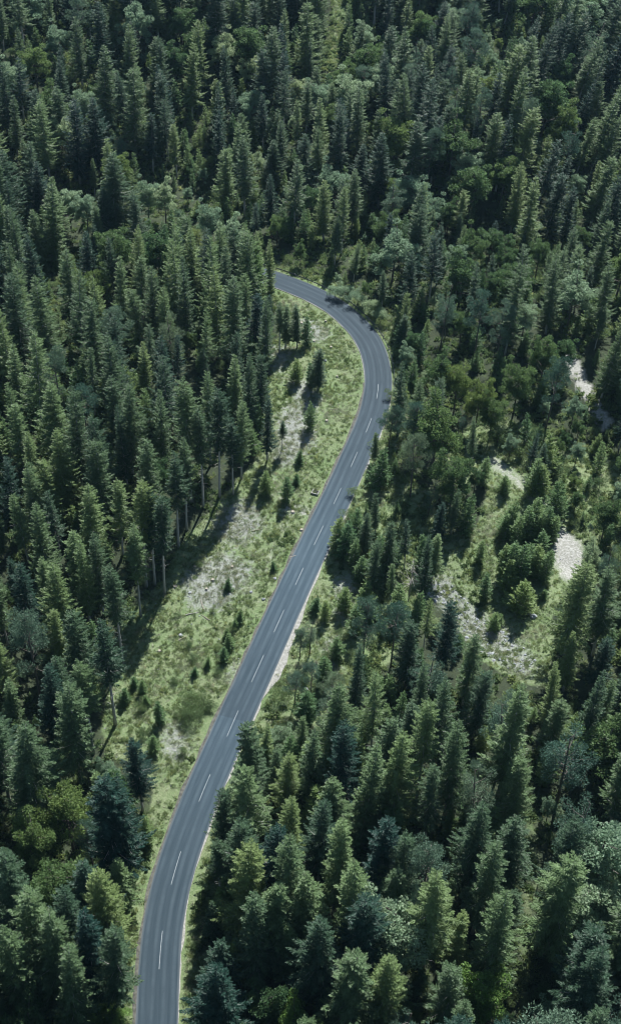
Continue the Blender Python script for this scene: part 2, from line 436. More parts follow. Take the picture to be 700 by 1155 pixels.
for i in range(3):
    r = np.random.default_rng(300+i); H_ = [16, 14, 18][i]; R0 = [3.6, 3.2, 3.8][i]; C_, R_ = broad_centres(r, H_, R0, .06, 60)
    V, Fq, tb = clumpy(310+i, H_, C_, [x*.82 for x in R_], 300, .26, up=.25, narrow=.72, trunk_r=.2, trunk_top=.75); register('leafy%d' % i, V, Fq, tb, M_LEAF, M_BARKP, H_, R0)
    if i < 2: register('pale%d' % i, V, Fq, tb, M_PALE, M_BARKP, H_, R0)
    if i < 1: register('fresh%d' % i, V, Fq, tb, M_FRESH, M_BARKP, H_, R0)
for i in range(3):
    r = np.random.default_rng(400+i); C_, R_ = broad_centres(r, 2.6, 1.6, .1, 16)
    V, Fq, tb = clumpy(410+i, 2.6, C_, [x*1.3 for x in R_], 420, .14, up=.3, narrow=.55, trunk_r=.05, trunk_top=.7); register('bush%d' % i, V, Fq, tb, M_BUSH, M_BARKP, 2.6, 1.6)
r = np.random.default_rng(440); C_, R_ = broad_centres(r, 4.5, 2.2, .08, 22)
V, Fq, tb = clumpy(441, 4.5, C_, [x*1.1 for x in R_], 380, .16, up=.3, narrow=.55, trunk_r=.08, trunk_top=.7); register('bushpale', V, Fq, tb, M_PALE, M_BARKP, 4.5, 2.2)
# a leafless dead tree
tb = MB(); r = np.random.default_rng(500); tb.tube([(0, 0, 0), (.1, 0, 6), (.25, .1, 12)], [.16, .12, .03], 6)
for k in range(26):
    z = r.uniform(5, 11.8); a = r.uniform(0, 6.28); l = (12.8-z)*.45*r.uniform(.6, 1.1)+.3; q = np.array([.15, .03, z]); e = q+np.array([math.cos(a)*l, math.sin(a)*l, .25*l])
    tb.tube([q, (q+e)/2+np.array([0, 0, -.05]), e], [.05, .035, .012], 4, cap=False)
    for _ in range(3):
        s_ = r.uniform(.4, .9); q2 = q+(e-q)*s_; tb.tube([q2, q2+r.normal(0, .35, 3)], [.025, .008], 3, cap=False)
DEADTREE = tb.mesh('dead_tree_mesh', [M_DEAD])

# ------------------------------------------------------------------ where the trees stand
TREES = []     # dict(kind, proto, P, s, rz, lean, top)
def kind_of(p):
    if p.startswith('spruce') or p.startswith('tall'): return 'spruce_tree'
    if p.startswith('young'): return 'young_spruce'
    if p.startswith('pine'): return 'pine_tree'
    if p.startswith('leafy') or p.startswith('pale') or p.startswith('fresh'): return 'broadleaf_tree'
    return 'shrub'
def put(proto, P, h, lean=(0, 0), hand=False, wide=1.0):
    s = h/PROTO[proto]['H']; x, y = project(np.array(P)+np.array([0, 0, h]))
    TREES.append(dict(kind=kind_of(proto), proto=proto, P=np.array(P, float), s=s, h=h, rz=float(RNG.uniform(0, 6.28)), lean=lean, top=(float(x[0]), float(y[0])), hand=hand, wide=wide*(float(RNG.uniform(.85, 1.2)*(1.0+.22*max(0, min(1, (float(y[0])-650)/200))+.2*max(0, min(1, (330-float(y[0]))/200)))) if not hand and h > 11 else 1.0)))
YOUNGZ = [(385,545),(440,520),(490,560),(500,640),(478,700),(430,760),(385,815),(330,850),(318,835),(345,700),(372,640)]
YOUNGZ2 = [(500,490),(560,470),(640,490),(700,520),(700,640),(650,660),(600,560),(545,540),(505,560)]
def cap_at(px, py):
    if bool(inside(YOUNGZ, px, py)) or bool(inside(YOUNGZ2, px, py)): return .46
    return 1.0
def lean_at(px, py):
    k = max(0, (px-430)/270)*max(0, (420-py)/420)
    return (0.16*min(1.2, k*1.6)+RNG.normal(0, .032), RNG.normal(0, .032))
def top_tree(px, py, h, proto, wide=1.0):
    if py < 760 and proto.startswith('spruce') and h > 20: h *= .86
    if proto[:4] in ('leaf', 'pale') and h > 11: h *= .85
    P = ground([px], [py], h)[0]
    for _ in range(7):
        if not (px > 200 and py > 800 and shades_road(P, h)): break
        px += 4; h *= .96; P = ground([px], [py], h)[0]
    put(proto, P, h, (RNG.normal(0, .01), RNG.normal(0, .01)), True, wide)
def base_tree(px, py, h, proto, wide=1.0):
    P = ground([px], [py])[0]; put(proto, P, h, (RNG.normal(0, .01), RNG.normal(0, .01)), True, wide)

hand = """292 262 25 spruce3 1.1|279 254 27 spruce1 1.1|263 256 26 spruce5 1.1|248 250 27 spruce0|232 257 26 spruce3 1.1|215 256 27 spruce2|199 258 26 spruce6|305 270 16 spruce7|286 275 20 young2 1.2|70 877 25 leafy0|30 917 22 leafy2|117 880 29 spruce4 1.25|55 967 24 leafy1|115 985 27 spruce2 1.1|72 1000 27 spruce0 1.1|5 960 29 spruce4 1.2
95 1030 28 spruce3 1.2|52 1037 27 spruce2 1.2|122 1045 26 spruce1 1.2|6 1040 28 spruce0 1.1|30 1128 18 leafy1|100 1128 7 fresh0 1.9|70 1140 7 fresh0 1.7|125 1140 6 fresh0 1.8|
248 892 20 spruce5|222 945 24 tall_bare 1.1|272 920 27 spruce1 1.1|247 1082 27 spruce2 1.2|328 940 30 spruce0 1.1|300 1115 18 leafy1|332 1130 15 fresh0|280 955 28 spruce4 1.15|293 1010 27 spruce3 1.3|
390 920 28 spruce3 1.2|437 925 26 spruce4 1.2|462 935 27 spruce1|550 902 27 spruce2|485 955 25 pine0|405 970 28 spruce0 1.15|555 950 27 spruce4|495 987 29 spruce1 1.2|368 1035 26 spruce2 1.2|415 1015 27 spruce4 1.3|440 1080 24 spruce2 1.1|
572 1007 28 spruce0 1.1|645 970 28 spruce4 1.35|680 1065 28 spruce2 1.1|550 1092 17 fresh0 1.1|630 1128 14 pale1|662 892 27 pine2|650 925 26 spruce4|
415 676 19 pine0|448 682 18 pine1|480 750 24 spruce3|502 770 27 spruce1|520 810 28 spruce0|535 715 24 spruce4|485 795 28 tall_bare|450 825 28 spruce2|390 815 27 spruce4|
662 634 31 spruce4 1.25|694 640 29 spruce1 1.2|510 680 20 spruce5|425 610 15 spruce5|442 590 16 spruce5|485 605 19 spruce3|
156 540 30 tall_bare|167 546 28 tall_bare2|179 560 27 tall_bare|196 508 27 tall_bare2|226 462 27 tall_bare|262 470 22 tall_bare2|128 640 27 tall_bare|150 590 26 tall_bare2|92 745 26 tall_bare|107 600 27 spruce0|90 605 28 spruce3|65 635 29 spruce2 1.1|22 637 28 spruce4|30 690 25 pine0|82 692 26 spruce5 1.2|117 695 30 tall_bare2|
52 747 28 spruce2|75 770 28 spruce4 1.1|20 817 28 spruce2 1.2|210 430 33 tall_bare 1.1|235 420 30 spruce1|245 438 30 tall_bare|206 492 26 tall_bare2|165 495 28 spruce4 1.1|
272 450 26 spruce1|281 398 28 spruce3|300 336 27 spruce3|295 400 22 spruce5|302 445 19 spruce3|142 432 29 spruce2|107 497 28 spruce5 1.1|60 482 28 spruce2|30 520 28 spruce0
378 320 4.2 bushpale 1.1|390 318 4.8 bushpale 1.1|404 326 5 bushpale 1.1|418 334 5 bushpale 1.1|430 345 4.4 bushpale 1.1|457 355 11 spruce4 1.4|466 368 10 leafy1|460 385 9 pale1|620 370 20 leafy2|535 250 20 leafy0|508 222 15 leafy1|575 270 17 leafy2|612 262 17 leafy0|440 240 15 spruce4
500 395 19 leafy1|520 400 20 leafy2|560 440 17 leafy0|590 400 20 leafy0|545 420 19 leafy2|470 455 18 pine0|470 490 18 pine1|505 318 20 pine2|545 330 20 pine1|570 340 19 pine0|425 488 9 spruce5|
350 455 8 young0|92 92 17 pale0|110 85 15 leafy0|165 195 17 pale0|185 200 17 pale1|235 222 17 pale0|262 240 17 pale1|290 165 11 pale0|120 120 12 pale1|75 205 17 pale1|95 210 18 pale0|270 20 16 leafy0|
433 40 19 leafy0|452 30 17 leafy2|395 60 13 leafy1|413 20 17 pale1|315 815 11 pale0|312 845 15 spruce5|365 900 26 spruce1|575 255 18 leafy2|640 375 15 leafy1|660 250 14 leafy1|655 190 13 pale0|690 560 15 leafy1|672 610 12 pale1|
488 15 19 leafy1|545 100 20 pine0|488 145 20 pine1|510 60 20 pine2|640 60 19 leafy1|690 20 18 leafy2|130 880 27 spruce1|35 265 26 spruce2|170 300 27 spruce0|500 250 22 spruce3|515 95 22 pine2|600 110 22 pine0"""
for rec in hand.replace('\n', '|').split('|'):
    f_ = rec.split()
    if not f_: continue
    top_tree(float(f_[0]), float(f_[1]), float(f_[2]), f_[3], float(f_[4]) if len(f_) > 4 else 1.0)
base_tree(161, 915, 21, 'spruce1', 1.15)
# trees standing in the upper clearing and young ones on the verges: x, y of the foot, height
for x, y, h, p in [(335,392,13,'spruce3'),(345,388,8,'young2'),(322,392,13,'spruce3'),(315,398,15,'tall_bare2'),(334,432,7,'young0'),(358,440,12,'spruce5'),(350,436,7,'young2'),(318,508,9,'tall_bare2'),
                   (299,556,6.5,'young0'),(323,566,7.5,'young2'),(334,547,3.2,'young1'),(338,522,3.5,'young1'),(180,815,6,'young2'),(174,848,5,'young0'),(142,792,4,'young1'),(162,782,4,'young0'),(165,795,2.8,'young1'),(152,775,3,'young1'),
                   (253,745,4.2,'young0'),(258,730,3.6,'young1'),(256,720,2.8,'young1'),(257,665,3,'young1'),(235,752,2.6,'young1'),(220,762,2.4,'young1'),(308,643,2.5,'young1'),(271,700,3,'young1'),(265,708,2.6,'young0'),
                   (544,546,8,'young2'),(567,556,5,'young1'),(540,634,6.5,'young2'),(556,712,5.5,'young0'),(562,705,3.4,'young1'),(545,675,7,'young2'),(583,660,12,'young2'),(575,655,11,'young0'),(590,652,10,'young2'),(600,648,9,'young0'),(612,655,9,'young2'),(570,665,9,'young0'),
                   (585,690,9,'young1'),(565,650,9,'young2'),(620,612,8,'young2'),(612,606,9,'young0'),(605,612,9,'young2'),(598,600,10,'young0'),(592,612,10,'young2'),(580,616,9,'young2'),(568,606,7,'young0'),(606,630,8,'young0'),(612,676,3,'young1'),(574,600,8,'young1'),
                   (600,558,11,'young2'),(608,560,9,'young0'),(447,700,10,'young2'),(424,650,11,'young2'),(438,640,9,'young0'),(486,655,14,'spruce3'),(416,700,6,'young1'),(405,655,7,'young0'),(398,640,8,'young2'),(391,628,10,'young0'),(380,618,9,'young2'),(378,742,6,'young0'),(338,742,8,'pine0'),(349,738,10,'pine2'),(332,795,9,'pine1'),(350,785,10,'pine0'),(364,775,9,'young2'),(344,815,9,'young0'),(372,800,10,'pine1'),(410,690,8,'young1'),(366,700,6,'young2'),(356,690,4,'young1'),(388,690,7,'young0'),(400,715,9,'young2')]:
    base_tree(x, y, h, p, 1.45 if p.startswith('spruce') else 1.25)
for x, y, h, p in [(210,802,3.5100000000000002,'bush0'),(217,795,3.24,'bush1'),(224,806,2.2,'bush2'),(214,815,3.375,'bush1'),(230,795,2.7,'bush0'),(238,800,1.9,'bush2'),(205,812,1.9,'bush2'),(212,730,1.6,'bush1'),(245,760,1.7,'bush0'),(192,650,1.4,'bush2'),(200,695,1.3,'bush0'),
                   (95,1150,5.5,'bush0'),(75,1160,5.2,'bush1'),(115,1158,5.4,'bush2'),(60,1165,4.6,'bush0'),(130,1170,4.8,'bush1'),(500,560,3.5,'bush1'),(560,500,4.5,'bush2'),(575,505,4,'bush0'),(587,520,4,'bush1'),(625,535,4.5,'bush2'),(682,630,4,'bush2'),(690,645,4,'bush0'),
                   (318,790,3.5,'bush1'),(330,830,3,'bush2'),(345,770,2.4,'bush0'),(370,690,2.0,'bush1'),(384,720,2.2,'bush2'),(400,745,2.5,'bush0'),(365,745,2.6,'bush1'),(305,850,2.5,'bush0'),(225,1105,1.8,'bush1'),(222,1070,1.6,'bush0'),(450,402,3,'bush2'),(455,420,3,'bush1'),(447,385,3.4,'bush0'),
                   (420,356,3,'bush1'),(428,368,2.8,'bush2'),(440,450,2.6,'bush0'),(436,474,2.4,'bush1'),(424,505,2.4,'bush2'),(400,560,2.6,'bush0'),(392,585,2.8,'bush1'),(480,1148,3.5,'bush1'),(463,1150,3,'bush0'),(600,500,4,'bush2'),(386,45,2.2,'bush0'),(368,62,2.5,'bush1'),(375,25,2,'bush2'),(225,640,1.6,'bush1'),(240,690,1.4,'bush0'),(218,745,1.6,'bush2'),(196,770,1.7,'bush0'),(205,850,1.8,'bush1'),(165,830,2.2,'bush2'),(158,800,2.4,'bush0'),(247,735,1.6,'bush2'),(262,712,1.5,'bush0')]:
    base_tree(x, y, h, p)
P = ground([460], [678])[0]; dead = empty('dead_tree', P); link('trunk', DEADTREE, dead)
tag(dead, 'leafless pale grey dead tree among young spruces on the right of the road', 'tree')

# fill the rest: random ground points, kept apart, never in front of an open place
cell = {}
def near(P, d):
    cx, cy = int(P[0]//8), int(P[1]//8)
    for i in range(cx-1, cx+2):
        for j in range(cy-1, cy+2):
            for q, dq in cell.get((i, j), []):
                if math.hypot(q[0]-P[0], q[1]-P[1]) < min(d, dq if dq else d): return True
    return False
def claim(P, d): cell.setdefault((int(P[0]//8), int(P[1]//8)), []).append((P, d))
for t in TREES:
    claim(t['P'], 4.4 if t['h'] > 14 else 1.6)
    p_ = t['proto'][:4]
    if t['hand'] and t['top'][1] > 70 and (p_ in ('leaf', 'pale', 'fres', 'tall') or (p_ == 'pine' and t['top'][1] > 600)):
        s_ = F/((t['P']-CAM)@fwd); R_ = PROTO[t['proto']]['R']*t['s']*s_*t['wide']
        if p_ == 'tall':
            a = t['top']; b = [float(v[0]) for v in project(t['P'])]
            visf |= inside(strip_poly([a, ((a[0]+b[0])/2, (a[1]+b[1])/2), tuple(b)], 5), _xx-150+.5, _yy-100+.5)
        else:
            cx, cy = [float(v[0]) for v in project(t['P']+np.array([0, 0, t['h']*.75]))]
            visf |= ((_xx-150-cx)/(R_*.6))**2+((_yy-100-cy)/(t['h']*.16*s_))**2 < 1
def try_fill(n, dist, protos, hr, shrink=(1, .75, .5), keep=None):
    px = RNG.uniform(-150, 850, n); py = RNG.uniform(-90, 1400, n)
    # uniform on the ground: weight by area
    g = ground(px, py); s = F/((g-CAM)@fwd); wgt = (1/s)**2/np.max((1/s)**2); ok = RNG.random(n) < wgt**.9
    rd = road_dist(g[:, 0], g[:, 1])
    bad = rd < 6.2
    for bp in BASE_FORBID: bad |= inside(bp, g[:, 0], g[:, 1])
    for i in np.nonzero(ok & ~bad)[0]:
        P = g[i]
        if keep is not None and not keep(px[i], py[i]): continue
        if near(P, dist): continue
        if py[i] < 330 and px[i] < 350 and dist > 4 and RNG.random() < .2: continue
        if cap_at(px[i], py[i]) < 1 and RNG.random() < .6: continue
        pr = protos(px[i], py[i]); 
        if pr is None: continue
        h = RNG.uniform(*hr)*(.8+.35*float(noise(P[0], P[1], 30, 9)))*(.84+.16*float(sstep(760, 900, py[i])))*cap_at(px[i], py[i])
        if pr.startswith('leafy') or pr.startswith('pale'): h *= .78
        if pr.startswith('pine'): h *= .82
        if pr.startswith('bush'): h = RNG.uniform(1.8, 3.4)
        for f_ in shrink:
            hh = h*f_; hw = PROTO[pr]['R']*hh/PROTO[pr]['H']
            if rd[i] < 4.5+hw*.8: continue
            if shades_road(P, hh) and (True): continue
            if seen_block(P, hh, hw*(1.35 if py[i] > 650 else 1.0)) <= 0:
                p2 = pr
                if hh < 11 and pr.startswith('spruce'): p2 = 'young%d' % RNG.integers(0, 3)
                put(p2, P, hh, lean_at(px[i], py[i])); claim(P, dist if hh > 12 else dist*.6); break
def species(px, py):
    u = RNG.random(); n_ = float(noise(px, py, 90, 21))
    right = px > 400
    if py < 330: pl, pp = (.19, .07) if right else (.15, .02)
    elif right and py < 620: pl, pp = .15, .13
    elif right: pl, pp = .08, .10
    else: pl, pp = .03, .03
    if n_ > .6: pl *= 1.8
    if u < pl: return RNG.choice(['leafy0', 'leafy1', 'leafy2', 'pale0'])
    if u < pl+pp: return RNG.choice(['pine0', 'pine1', 'pine2'])
    return RNG.choice(['spruce%d' % k for k in range(9)], p=[.11, .12, .11, .11, .13, .11, .11, .08, .12])
try_fill(12000, 5.7, species, (21, 33), keep=lambda x, y: noise(x, y, 46, 77) > .2)
try_fill(8000, 4.6, species, (11, 25), keep=lambda x, y: noise(x, y, 46, 77) > .33)
try_fill(15000, 3.2, lambda x, y: RNG.choice(['young0', 'young1', 'young2', 'bush1', 'bush2', 'leafy0', 'pale0', 'pale1'], p=[.2, .2, .15, .1, .05, .12, .1, .08]), (6, 12), shrink=(1, .6))

# ------------------------------------------------------------------ labels: every tree is told from its neighbours
MARKS = [(40,60,'in the dark stand at the top left corner'),(130,60,'on the upper left slope near the pale leafy trees'),(220,60,'on the upper slope left of the bright gap'),(310,70,'just left of the bright gap at the top'),
 (60,150,'by the left edge of the upper slope'),(150,160,'above the grey-green patch on the left'),(240,160,'above the hidden end of the road'),(330,170,'below the bright gap at the top'),
 (440,60,'just right of the bright gap at the top'),(530,60,'on the upper right slope'),(630,60,'in the leaning stand at the top right corner'),(430,160,'on the slope above the road bend'),(530,170,'above the round leafy trees on the right'),(640,180,'by the right edge of the leaning slope'),
 (50,260,'by the left edge above the dense stand'),(140,260,'among the grey-green trees on the left'),(240,270,'where the road vanishes on the left'),(345,270,'right above the road bend'),(450,280,'behind the guardrail of the road bend'),(545,290,'among the round leafy trees on the right'),(650,300,'above the white track by the right edge'),
 (40,370,'by the left edge level with the bend'),(130,370,'in the dense stand left of the bend'),(220,350,'near the edge left of the bend'),(290,390,'at the left edge of the upper clearing'),(490,380,'right of the road bend'),(570,400,'left of the white track'),(670,400,'beside the white track'),
 (40,470,'by the left edge level with the upper clearing'),(120,470,'in the dense stand left of the clearing'),(220,470,'in the tall row left of the clearing'),(450,470,'just right of the road below the bend'),(530,470,'above the right-hand clearing'),(650,510,'below the white track'),
 (50,580,'by the left edge beside the tree shadow'),(130,570,'around the three bare-stemmed spruces'),(420,570,'right of the road at the culvert'),(500,570,'at the upper left rim of the right clearing'),(590,610,'in the thicket of the right clearing'),(670,620,'beside the dirt patch on the right'),
 (40,680,'by the left edge at mid height'),(110,690,'at the forest edge left of the wide clearing'),(320,720,'on the gravel verge right of the road'),(410,700,'between road and grey scree'),(490,720,'just left of the grey scree'),(570,740,'at the foot of the grey scree'),(660,720,'by the right edge below the dirt patch'),
 (40,790,'by the left edge below mid height'),(110,800,'left of the lower clearing'),(310,830,'right of the resurfaced road joint'),(390,820,'below the verge right of the road'),(480,830,'in the dark stand below the scree'),(570,840,'above the grassy trail'),(660,840,'by the right edge above the trail'),
 (40,900,'in the lower left stand by the photo edge'),(130,900,'at the lower tip of the left clearing'),(260,930,'beside the lower road curve'),(340,930,'in the second row right of the lower road'),(430,930,'in the dark stand left of the trail'),(530,930,'just left of the grassy trail'),(650,940,'right of the grassy trail'),
 (50,1010,'in the lower left stand above the bright bush'),(120,1020,'left of the lower road by its marker post'),(260,1020,'right of the lower road by the gravel verge'),(350,1020,'in the lower middle stand'),(440,1020,'in the lower stand with long branches'),(540,1030,'at the left side of the trail end'),(650,1040,'right of the trail end'),
 (50,1110,'in the bottom left corner'),(130,1110,'at the bottom left beside the road end'),(250,1100,'at the bottom right beside the road end'),(340,1110,'at the bottom edge right of the road'),(440,1110,'at the bottom edge in the middle'),(550,1110,'at the bottom edge near the trail'),(650,1120,'in the bottom right corner')]
MK = np.array([(a, b) for a, b, c in MARKS], float)
ORD = ['first', 'second', 'third', 'fourth', 'fifth', 'sixth', 'seventh', 'eighth', 'ninth', 'tenth', 'eleventh', 'twelfth', 'thirteenth', 'fourteenth', 'fifteenth', 'sixteenth', 'seventeenth', 'eighteenth', 'nineteenth', 'twentieth']
for t in TREES:
    s = F/((t['P']-CAM)@fwd); hw = PROTO[t['proto']]['R']*t['s']*s
    c = project(t['P']+np.array([0, 0, t['h']*.55])); t['c'] = (float(c[0][0]), float(c[1][0]))
    t['big'] = hw*t['h']*s
    x, y = t['top']
    t['inframe'] = (-hw*.6 < t['c'][0] < W0+hw*.6) and (y < H0-4) and (t['c'][1] > -4 or project(t['P'])[1][0] > 12)
# how much of a tree others hide: coarse painter's buffer, near trees last
order = sorted(range(len(TREES)), key=lambda i: -float((TREES[i]['P']-CAM)@fwd))
buf = np.full((289, 176), -1, int)
for i in order:
    t = TREES[i]; s = F/((t['P']-CAM)@fwd); R_ = PROTO[t['proto']]['R']*t['s']*s*t['wide']*.85
    tx, ty = t['top']; bx, by = [float(v[0]) for v in project(t['P']+np.array([0, 0, t['h']*.12]))]
    n = max(3, int(abs(by-ty)/3))
    for k in range(n+1):
        f_ = k/n; x = tx+(bx-tx)*f_; y = ty+(by-ty)*f_; hw = R_*(f_**.7 if t['kind'].find('spruce') >= 0 else min(1, .5+f_))
        iy = int(y/4)
        if 0 <= iy < 289:
            a, b = max(0, int((x-hw)/4)), min(175, int((x+hw)/4))
            if b >= a: buf[iy, a:b+1] = i
cnt = np.bincount(buf[buf >= 0].ravel(), minlength=len(TREES))
for i, t in enumerate(TREES): t['vis'] = int(cnt[i])
KW = {'spruce_tree': 'spruce', 'young_spruce': 'young spruce', 'pine_tree': 'blue-green pine', 'broadleaf_tree': 'leafy tree', 'shrub': 'shrub'}
CAT = {'spruce_tree': 'spruce', 'young_spruce': 'young spruce', 'pine_tree': 'pine', 'broadleaf_tree': 'leafy tree', 'shrub': 'shrub'}
GRP = {'spruce_tree': 'tall spruces of the forest', 'young_spruce': 'young spruces on verges and clearings', 'pine_tree': 'blue-green pines', 'broadleaf_tree': 'leafy trees between the spruces', 'shrub': 'leafy shrubs'}
LIMIT = {'spruce_tree': 300, 'young_spruce': 180, 'pine_tree': 90, 'broadleaf_tree': 110, 'shrub': 70}
indiv = []
for k, lim in LIMIT.items():
    c = [t for t in TREES if t['kind'] == k and t['inframe'] and (t['vis'] >= 3 or t['hand'])]
    c.sort(key=lambda t: -(t['vis']+(1e5 if t['hand'] and t['vis'] > 0 else 0)))
    for t in c[:lim]: t['ind'] = True; indiv.append(t)
bag = {}
for t in indiv:
    c = t['top']; k = int(np.argmin((MK[:, 0]-c[0])**2+(MK[:, 1]-(c[1]+12))**2)); t['mark'] = k
    bag.setdefault((k, t['kind']), []).append(t)
def looks(t):
    p = t['proto']
    if p.startswith('tall'): return 'bare-stemmed tall'
    if p.startswith('pale'): return 'pale'
    if p.startswith('fresh'): return 'bright fresh green'
    if p.startswith('leafy'): return 'round-crowned green'
    if p in ('spruce2', 'spruce4'): return 'broad shaggy'
    if p in ('spruce3',): return 'slender'
    if p in ('spruce1',): return 'ragged'
    if p.startswith('spruce'): return 'dense'
    if p.startswith('young'): return 'small'
    if p.startswith('pine'): return ''
    if p == 'bushpale': return 'pale round'
    return 'low'
for (k, kd), ts in bag.items():
    sub = {}
    for t in ts: sub.setdefault(looks(t), []).append(t)
    for lk_, tt in sub.items():
        tt.sort(key=lambda t: t['top'][0]); where = MARKS[k][2]; base = (lk_+' '+KW[kd].replace('young spruce', 'young spruce')).strip()
        for i, t in enumerate(tt):
            n = len(tt)
            if n == 1: lab = 'the one %s %s' % (base, where)
            elif n == 2: lab = '%s %s of two such %s' % (('left', 'right')[i], base, where)
            elif i == 0: lab = 'leftmost %s %s' % (base, where)
            elif i == n-1: lab = 'rightmost %s %s' % (base, where)
            else: lab = '%s %s from the left %s' % (ORD[i], base, where)
            t['label'] = ' '.join(lab.split()[:16])

def tree_matrix(o, t):
    o.location = [float(v) for v in t['P']-np.array([0, 0, .15])]
    o.rotation_euler = (-t['lean'][1], t['lean'][0], 0)
    o.scale = (1, 1, 1)
def build_tree(t):
    p = PROTO[t['proto']]
    root = bpy.data.objects.new(t['kind'], None); COL.objects.link(root); tree_matrix(root, t); root.empty_display_size = 1
    for nm in ('trunk', 'crown'):
        name = {'shrub': {'trunk': 'stem', 'crown': 'foliage'}}.get(t['kind'], {}).get(nm, nm)
        c = bpy.data.objects.new(name, p[nm]); COL.objects.link(c); c.parent = root
        c.rotation_euler = (0, 0, t['rz']); c.scale = (t['s']*t['wide'], t['s']*t['wide'], t['s'])
    tag(root, t['label'], CAT[t['kind']], GRP[t['kind']])
for t in indiv: build_tree(t)

# ------------------------------------------------------------------ scattered masses (one object each, instanced from points)
def scatter(name, pts, rots, scales, idx, protos, label, cat):
    me = bpy.data.meshes.new(name); n = len(pts)
    me.vertices.add(n); me.vertices.foreach_set('co', np.asarray(pts, np.float32).ravel())
    a = me.attributes.new('turn', 'FLOAT_VECTOR', 'POINT'); a.data.foreach_set('vector', np.asarray(rots, np.float32).ravel())
    a = me.attributes.new('size', 'FLOAT_VECTOR', 'POINT'); a.data.foreach_set('vector', np.asarray(scales, np.float32).ravel())
    a = me.attributes.new('pick', 'INT', 'POINT'); a.data.foreach_set('value', np.asarray(idx, np.int32))
    o = link(name, me); tag(o, label, cat, kind='stuff')
    ng = bpy.data.node_groups.new(name+'_nodes', 'GeometryNodeTree')
    ng.interface.new_socket('Geometry', in_out='INPUT', socket_type='NodeSocketGeometry')
    ng.interface.new_socket('Geometry', in_out='OUTPUT', socket_type='NodeSocketGeometry')
    gi = ng.nodes.new('NodeGroupInput'); go = ng.nodes.new('NodeGroupOutput'); jn = ng.nodes.new('GeometryNodeJoinGeometry')
    def attr(nm, ty):
        x = ng.nodes.new('GeometryNodeInputNamedAttribute'); x.data_type = ty; x.inputs['Name'].default_value = nm; return x.outputs['Attribute']
    rot = attr('turn', 'FLOAT_VECTOR'); siz = attr('size', 'FLOAT_VECTOR'); pk = attr('pick', 'INT')
    e2r = ng.nodes.new('FunctionNodeEulerToRotation'); ng.links.new(rot, e2r.inputs[0])
    for k, pm in enumerate(protos):
        po = bpy.data.objects.new(name+'_source', pm)           # a source shape, not linked to the scene
        inf = ng.nodes.new('GeometryNodeObjectInfo'); inf.inputs['Object'].default_value = po; inf.inputs['As Instance'].default_value = True
        cp = ng.nodes.new('FunctionNodeCompare'); cp.data_type = 'INT'; cp.operation = 'EQUAL'
        ng.links.new(pk, cp.inputs[2]); cp.inputs[3].default_value = k
        ip = ng.nodes.new('GeometryNodeInstanceOnPoints')
        ng.links.new(gi.outputs[0], ip.inputs['Points']); ng.links.new(cp.outputs[0], ip.inputs['Selection'])
        ng.links.new(inf.outputs['Geometry'], ip.inputs['Instance']); ng.links.new(e2r.outputs[0], ip.inputs['Rotation']); ng.links.new(siz, ip.inputs['Scale'])
        ng.links.new(ip.outputs[0], jn.inputs[0])
    ng.links.new(jn.outputs[0], go.inputs[0])
    md = o.modifiers.new('scatter', 'NODES'); md.node_group = ng
    return o
rest = [t for t in TREES if not t.get('ind')]
keys = sorted(set(t['proto'] for t in rest))
scatter('forest', [t['P']-np.array([0, 0, .15]) for t in rest], [(-t['lean'][1], t['lean'][0], t['rz']) for t in rest], [(t['s']*t['wide'], t['s']*t['wide'], t['s']) for t in rest],
        [keys.index(t['proto']) for t in rest], [PROTO[k]['whole'] for k in keys], 'dense spruce forest filling the slopes between the nearer trees', 'forest')
print('TREES', len(TREES), 'individual', len(indiv), {k: sum(1 for t in indiv if t['kind'] == k) for k in LIMIT})

# small scatter shapes
def tuft(seed, n, h, w, spread, m):
    r = np.random.default_rng(seed); a = r.uniform(0, 6.28, n); rr = spread*np.sqrt(r.random(n)); O = np.stack([rr*np.cos(a), rr*np.sin(a), np.zeros(n)], 1)
    b = r.uniform(0, 6.28, n); p = r.uniform(.5, 1.35, n); D = np.stack([np.cos(b)*np.cos(p), np.sin(b)*np.cos(p), np.sin(p)], 1)
    V, Fq = diamonds(O, D, h*r.uniform(.5, 1.2, n), w*r.uniform(.7, 1.3, n), r.uniform(0, 3.1, n)); return new_mesh('tuft', V, Fq, [m])
def stone(seed, m, flatz=.6):
    r = np.random.default_rng(seed); import bmesh
    bm = bmesh.new(); bmesh.ops.create_icosphere(bm, subdivisions=1, radius=.5)
    for v in bm.verts: v.co = v.co*float(r.uniform(.7, 1.2)); v.co.z *= flatz
    me = bpy.data.meshes.new('stone'); bm.to_mesh(me); bm.free(); me.materials.append(m); return me
def stick_mesh(seed, m):
    r = np.random.default_rng(seed); t = MB(); t.tube([(0, 0, .05), (.5, .05, .1), (1.1, 0, .06)], [.05, .04, .015], 4)
    t.tube([(.4, 0, .08), (.6, .3, .15)], [.02, .008], 3); return t.mesh('stick', [m])
TUFTS = [tuft(1, 40, .35, .06, .35, M_GRASSB), tuft(2, 26, .5, .07, .25, M_GRASSB), tuft(3, 30, .45, .05, .35, M_DRY), tuft(4, 60, .4, .16, .4, M_BUSH)]
STONES = [stone(1, M_ROCK), stone(2, M_ROCK, .45), stone(3, M_ROCK, .7)]
PL, PR_, PM = BASE_FORBID[0], BASE_FORBID[1], BASE_FORBID[2]
def scatter_ground(n, xr, yr, dens):
    x = RNG.uniform(*xr, n); y = RNG.uniform(*yr, n); d = dens(x, y); k = RNG.random(n) < d
    x, y = x[k], y[k]; return np.stack([x, y, hz(x, y)], 1)
